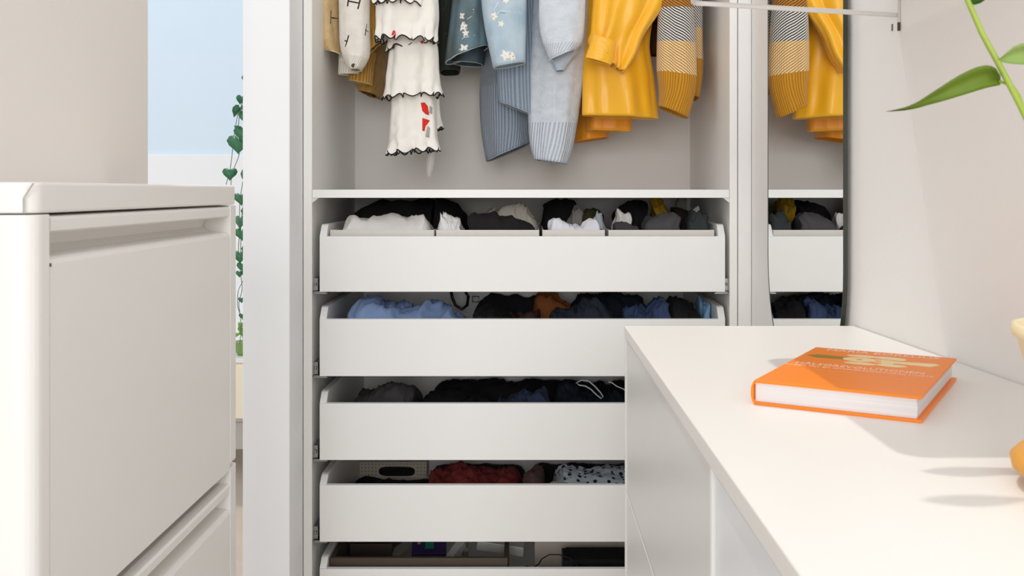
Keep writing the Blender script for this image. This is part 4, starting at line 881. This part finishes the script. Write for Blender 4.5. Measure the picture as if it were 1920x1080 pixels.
# unseen leaves added above the frame to cast leaf shadows on the dresser
def shadow_leaf(c, L, W, rot, m):
    V = []; Fc = []; n = 5
    for lay in (0, 1):
        for i in range(15):
            t = i/14; wd = W*math.sin(PI*t**0.8)*0.5+0.0003
            for j in range(n):
                q = j/(n-1)*2-1
                x, y, z = (t-0.5)*L, q*wd, -0.25*L*(t-0.5)**2+0.15*abs(q)*wd+lay*0.0006
                V.append(Vector((c[0]+x*math.cos(rot)-y*math.sin(rot), c[1]+x*math.sin(rot)+y*math.cos(rot), c[2]+z)))
    o_ = 15*n
    for i in range(14):
        for j in range(n-1):
            a = i*n+j; Fc.append((a, a+n, a+n+1, a+1)); Fc.append((o_+a, o_+a+1, o_+a+n+1, o_+a+n))
        for j in (0, n-1):
            a = i*n+j; Fc.append((a, a+n, o_+a+n, o_+a))
    return part('leaf', mesh('leaf', V, Fc, True), m, pt)
for sxp, syp, zr in ((1825, 884, 0.30), (1835, 938, 0.34)):
    Ys = 392.0/(syp-358); Xs = (sxp-VX)/F*Ys; t = zr+0.2126
    c = Vector((Xs-0.15*t, Ys+0.32*t, CZ+zr))
    shadow_leaf(c, 0.078, 0.026, 0.05, LF)
    part('petiole', tube_mesh([c+Vector((0.036, 0, -0.005)), c+Vector((0.05, -0.005, -0.01)), P(1770, -190, .86)], 0.0011, 6), STM, pt)
# ---------------- room beyond: floating sideboard, small plant, hanging vine ----------------
sb = empty('sideboard', (-1.55, 4.2, 0.25), 'cream sideboard fixed to the wall of the room beyond', 'sideboard')
CRM = mat('cream_lacquer', 'F7EDD2', 0.5, 0.02, 5)
zt7, zb7 = PZ(671, 4.0), PZ(785, 4.0)
part('body', boxes([(-2.3, -0.75, 4.0, 4.384, zb7, zt7-0.02)], 0.002), CRM, sb)
part('top_panel', boxes([(-2.31, -0.74, 3.99, 4.384, zt7-0.0195, zt7)], 0.002), WHITE, sb)
part('door', boxes([(-1.53, -0.76, 3.985, 3.999, zb7+0.004, zt7-0.024)], 0.001), CRM, sb)
sp_ = empty('potted_plant', (PX(458, 4.08), 4.08, zt7), 'small plant in a green bowl half hidden behind the white wall end', 'plant')
gx = PX(459, 4.08)
part('pot', lathe([(0.028, zt7), (0.036, zt7+0.01), (0.047, zt7+0.05), (0.049, zt7+0.055), (0.044, zt7+0.053), (0.02, zt7+0.045)], gx, 4.08, 24), mat('green_glaze', '7C9A52', 0.3, 0.05), sp_)
def heart(L):
    V = []; n = 16
    out = []
    for k in range(n):
        a = 2*PI*k/n
        x = 16*math.sin(a)**3/34*L; y = (13*math.cos(a)-5*math.cos(2*a)-2*math.cos(3*a)-math.cos(4*a))/34*L
        out.append((x, y))
    V = [(0, 0, 0.10*L)]+[(x, y, -0.12*L*(abs(x)/L)) for x, y in out]+[(0, 0, 0.10*L-0.0006)]+[(x, y, -0.12*L*(abs(x)/L)-0.0006) for x, y in out]
    Fc = []
    for k in range(n):
        j = (k+1) % n; Fc += [(0, 1+j, 1+k), (n+1, n+2+k, n+2+j), (1+k, 1+j, n+2+j, n+2+k)]
    return mesh('heart_leaf', V, Fc, True)
VL = mat('vine_leaf', '2F6B45', 0.4, 0.35, 40); VLP = mat('vine_leaf_small', '6E9A34', 0.45, 0.3, 40)
hme = heart(1.0); hme.materials.append(VL); hm2 = heart(1.0); hm2.materials.append(VLP)
def put_leaf(p, L, rx, rz, root, me):
    o = bpy.data.objects.new('leaf', me); C.objects.link(o); o.parent = root
    o.location = Vector(p)-Vector(root.location); o.scale = (L, L, L); o.rotation_euler = (rx, 0.0, rz); return o
rnd = random.Random(4)
for k in range(7):
    put_leaf((gx+rnd.uniform(-0.045, 0.04), 4.08+rnd.uniform(-0.04, 0.03), zt7+rnd.uniform(0.06, 0.13)), rnd.uniform(0.028, 0.042), 1.2+rnd.uniform(-.4, .4), rnd.uniform(-1, 1), sp_, hm2)
    part('stem', tube_mesh([(gx, 4.08, zt7+0.046), (gx+rnd.uniform(-.02, .02), 4.08, zt7+0.09)], 0.0012, 5), STM, sp_)
HY = 2.95
hp = empty('hanging_plant', (PX(478, HY), HY, CZ+0.85), 'trailing vine with heart-shaped leaves hanging beside the white wall end', 'plant')
hx = PX(478, HY)
part('pot', lathe([(0.05, CZ+0.70), (0.07, CZ+0.71), (0.09, CZ+0.82), (0.092, CZ+0.83), (0.084, CZ+0.828), (0.07, CZ+0.81)], hx, HY, 32), WHITE, hp)
part('hanging_cord', tube_mesh([(hx, HY, CZ+0.81), (hx, HY, CZ+1.38)], 0.002, 6), INK, hp)
vines = [[(466, 30), (462, 120), (455, 190), (446, 215), (441, 240), (438, 262), (434, 300), (431, 318), (424, 346)],
         [(470, 30), (466, 150), (452, 200), (447, 240), (449, 285), (438, 318), (434, 335), (433, 347)],
         [(474, 40), (470, 200), (462, 300), (452, 360), (449, 400), (452, 440), (450, 500), (454, 540), (448, 568), (450, 590), (452, 610), (450, 645)],
         [(478, 40), (476, 220), (460, 310), (456, 380), (447, 470), (456, 520), (447, 545), (446, 575), (455, 600)]]
for vn in vines:
    pts = [P(a, b, HY+0.01*math.sin(i*1.7)) for i, (a, b) in enumerate(vn)]
    pts = [Vector((hx+0.01, HY-0.085, CZ+0.825))]+pts
    T = list(range(len(pts))); fine = catmull(np.linspace(0, len(pts)-1, 60), T, [tuple(p) for p in pts])
    part('vine', tube_mesh([Vector(f) for f in fine], 0.0011, 5), mat('vine_stem', '4E6A4A', 0.5), hp)
lv = [(452, 186, 20, 1.9, .9), (446, 207, 30, 2.2, 1.2), (447, 268, 40, 1.3, .2), (443, 238, 8, 1.5, 0), (431, 325, 26, 1.45, .25), (452, 372, 26, 1.4, .6), (450, 415, 28, 1.5, -.5), (453, 438, 26, 1.4, .7), (450, 480, 26, 1.5, .3), (456, 500, 24, 1.2, .9), (449, 513, 14, 1.5, 0), (453, 562, 12, 1.5, .4), (454, 592, 12, 1.6, .5), (458, 250, 36, 1.4, .4), (464, 330, 34, 1.5, -.4), (466, 220, 34, 1.3, .6), (470, 400, 34, 1.5, .2), (472, 150, 34, 1.3, .5), (468, 470, 30, 1.4, .1), (474, 90, 34, 1.4, .1)]
for a, b, s, rx, rz in lv:
    put_leaf(P(a, b, HY-0.004), s*HY/F*1.15, rx, rz, hp, hme)
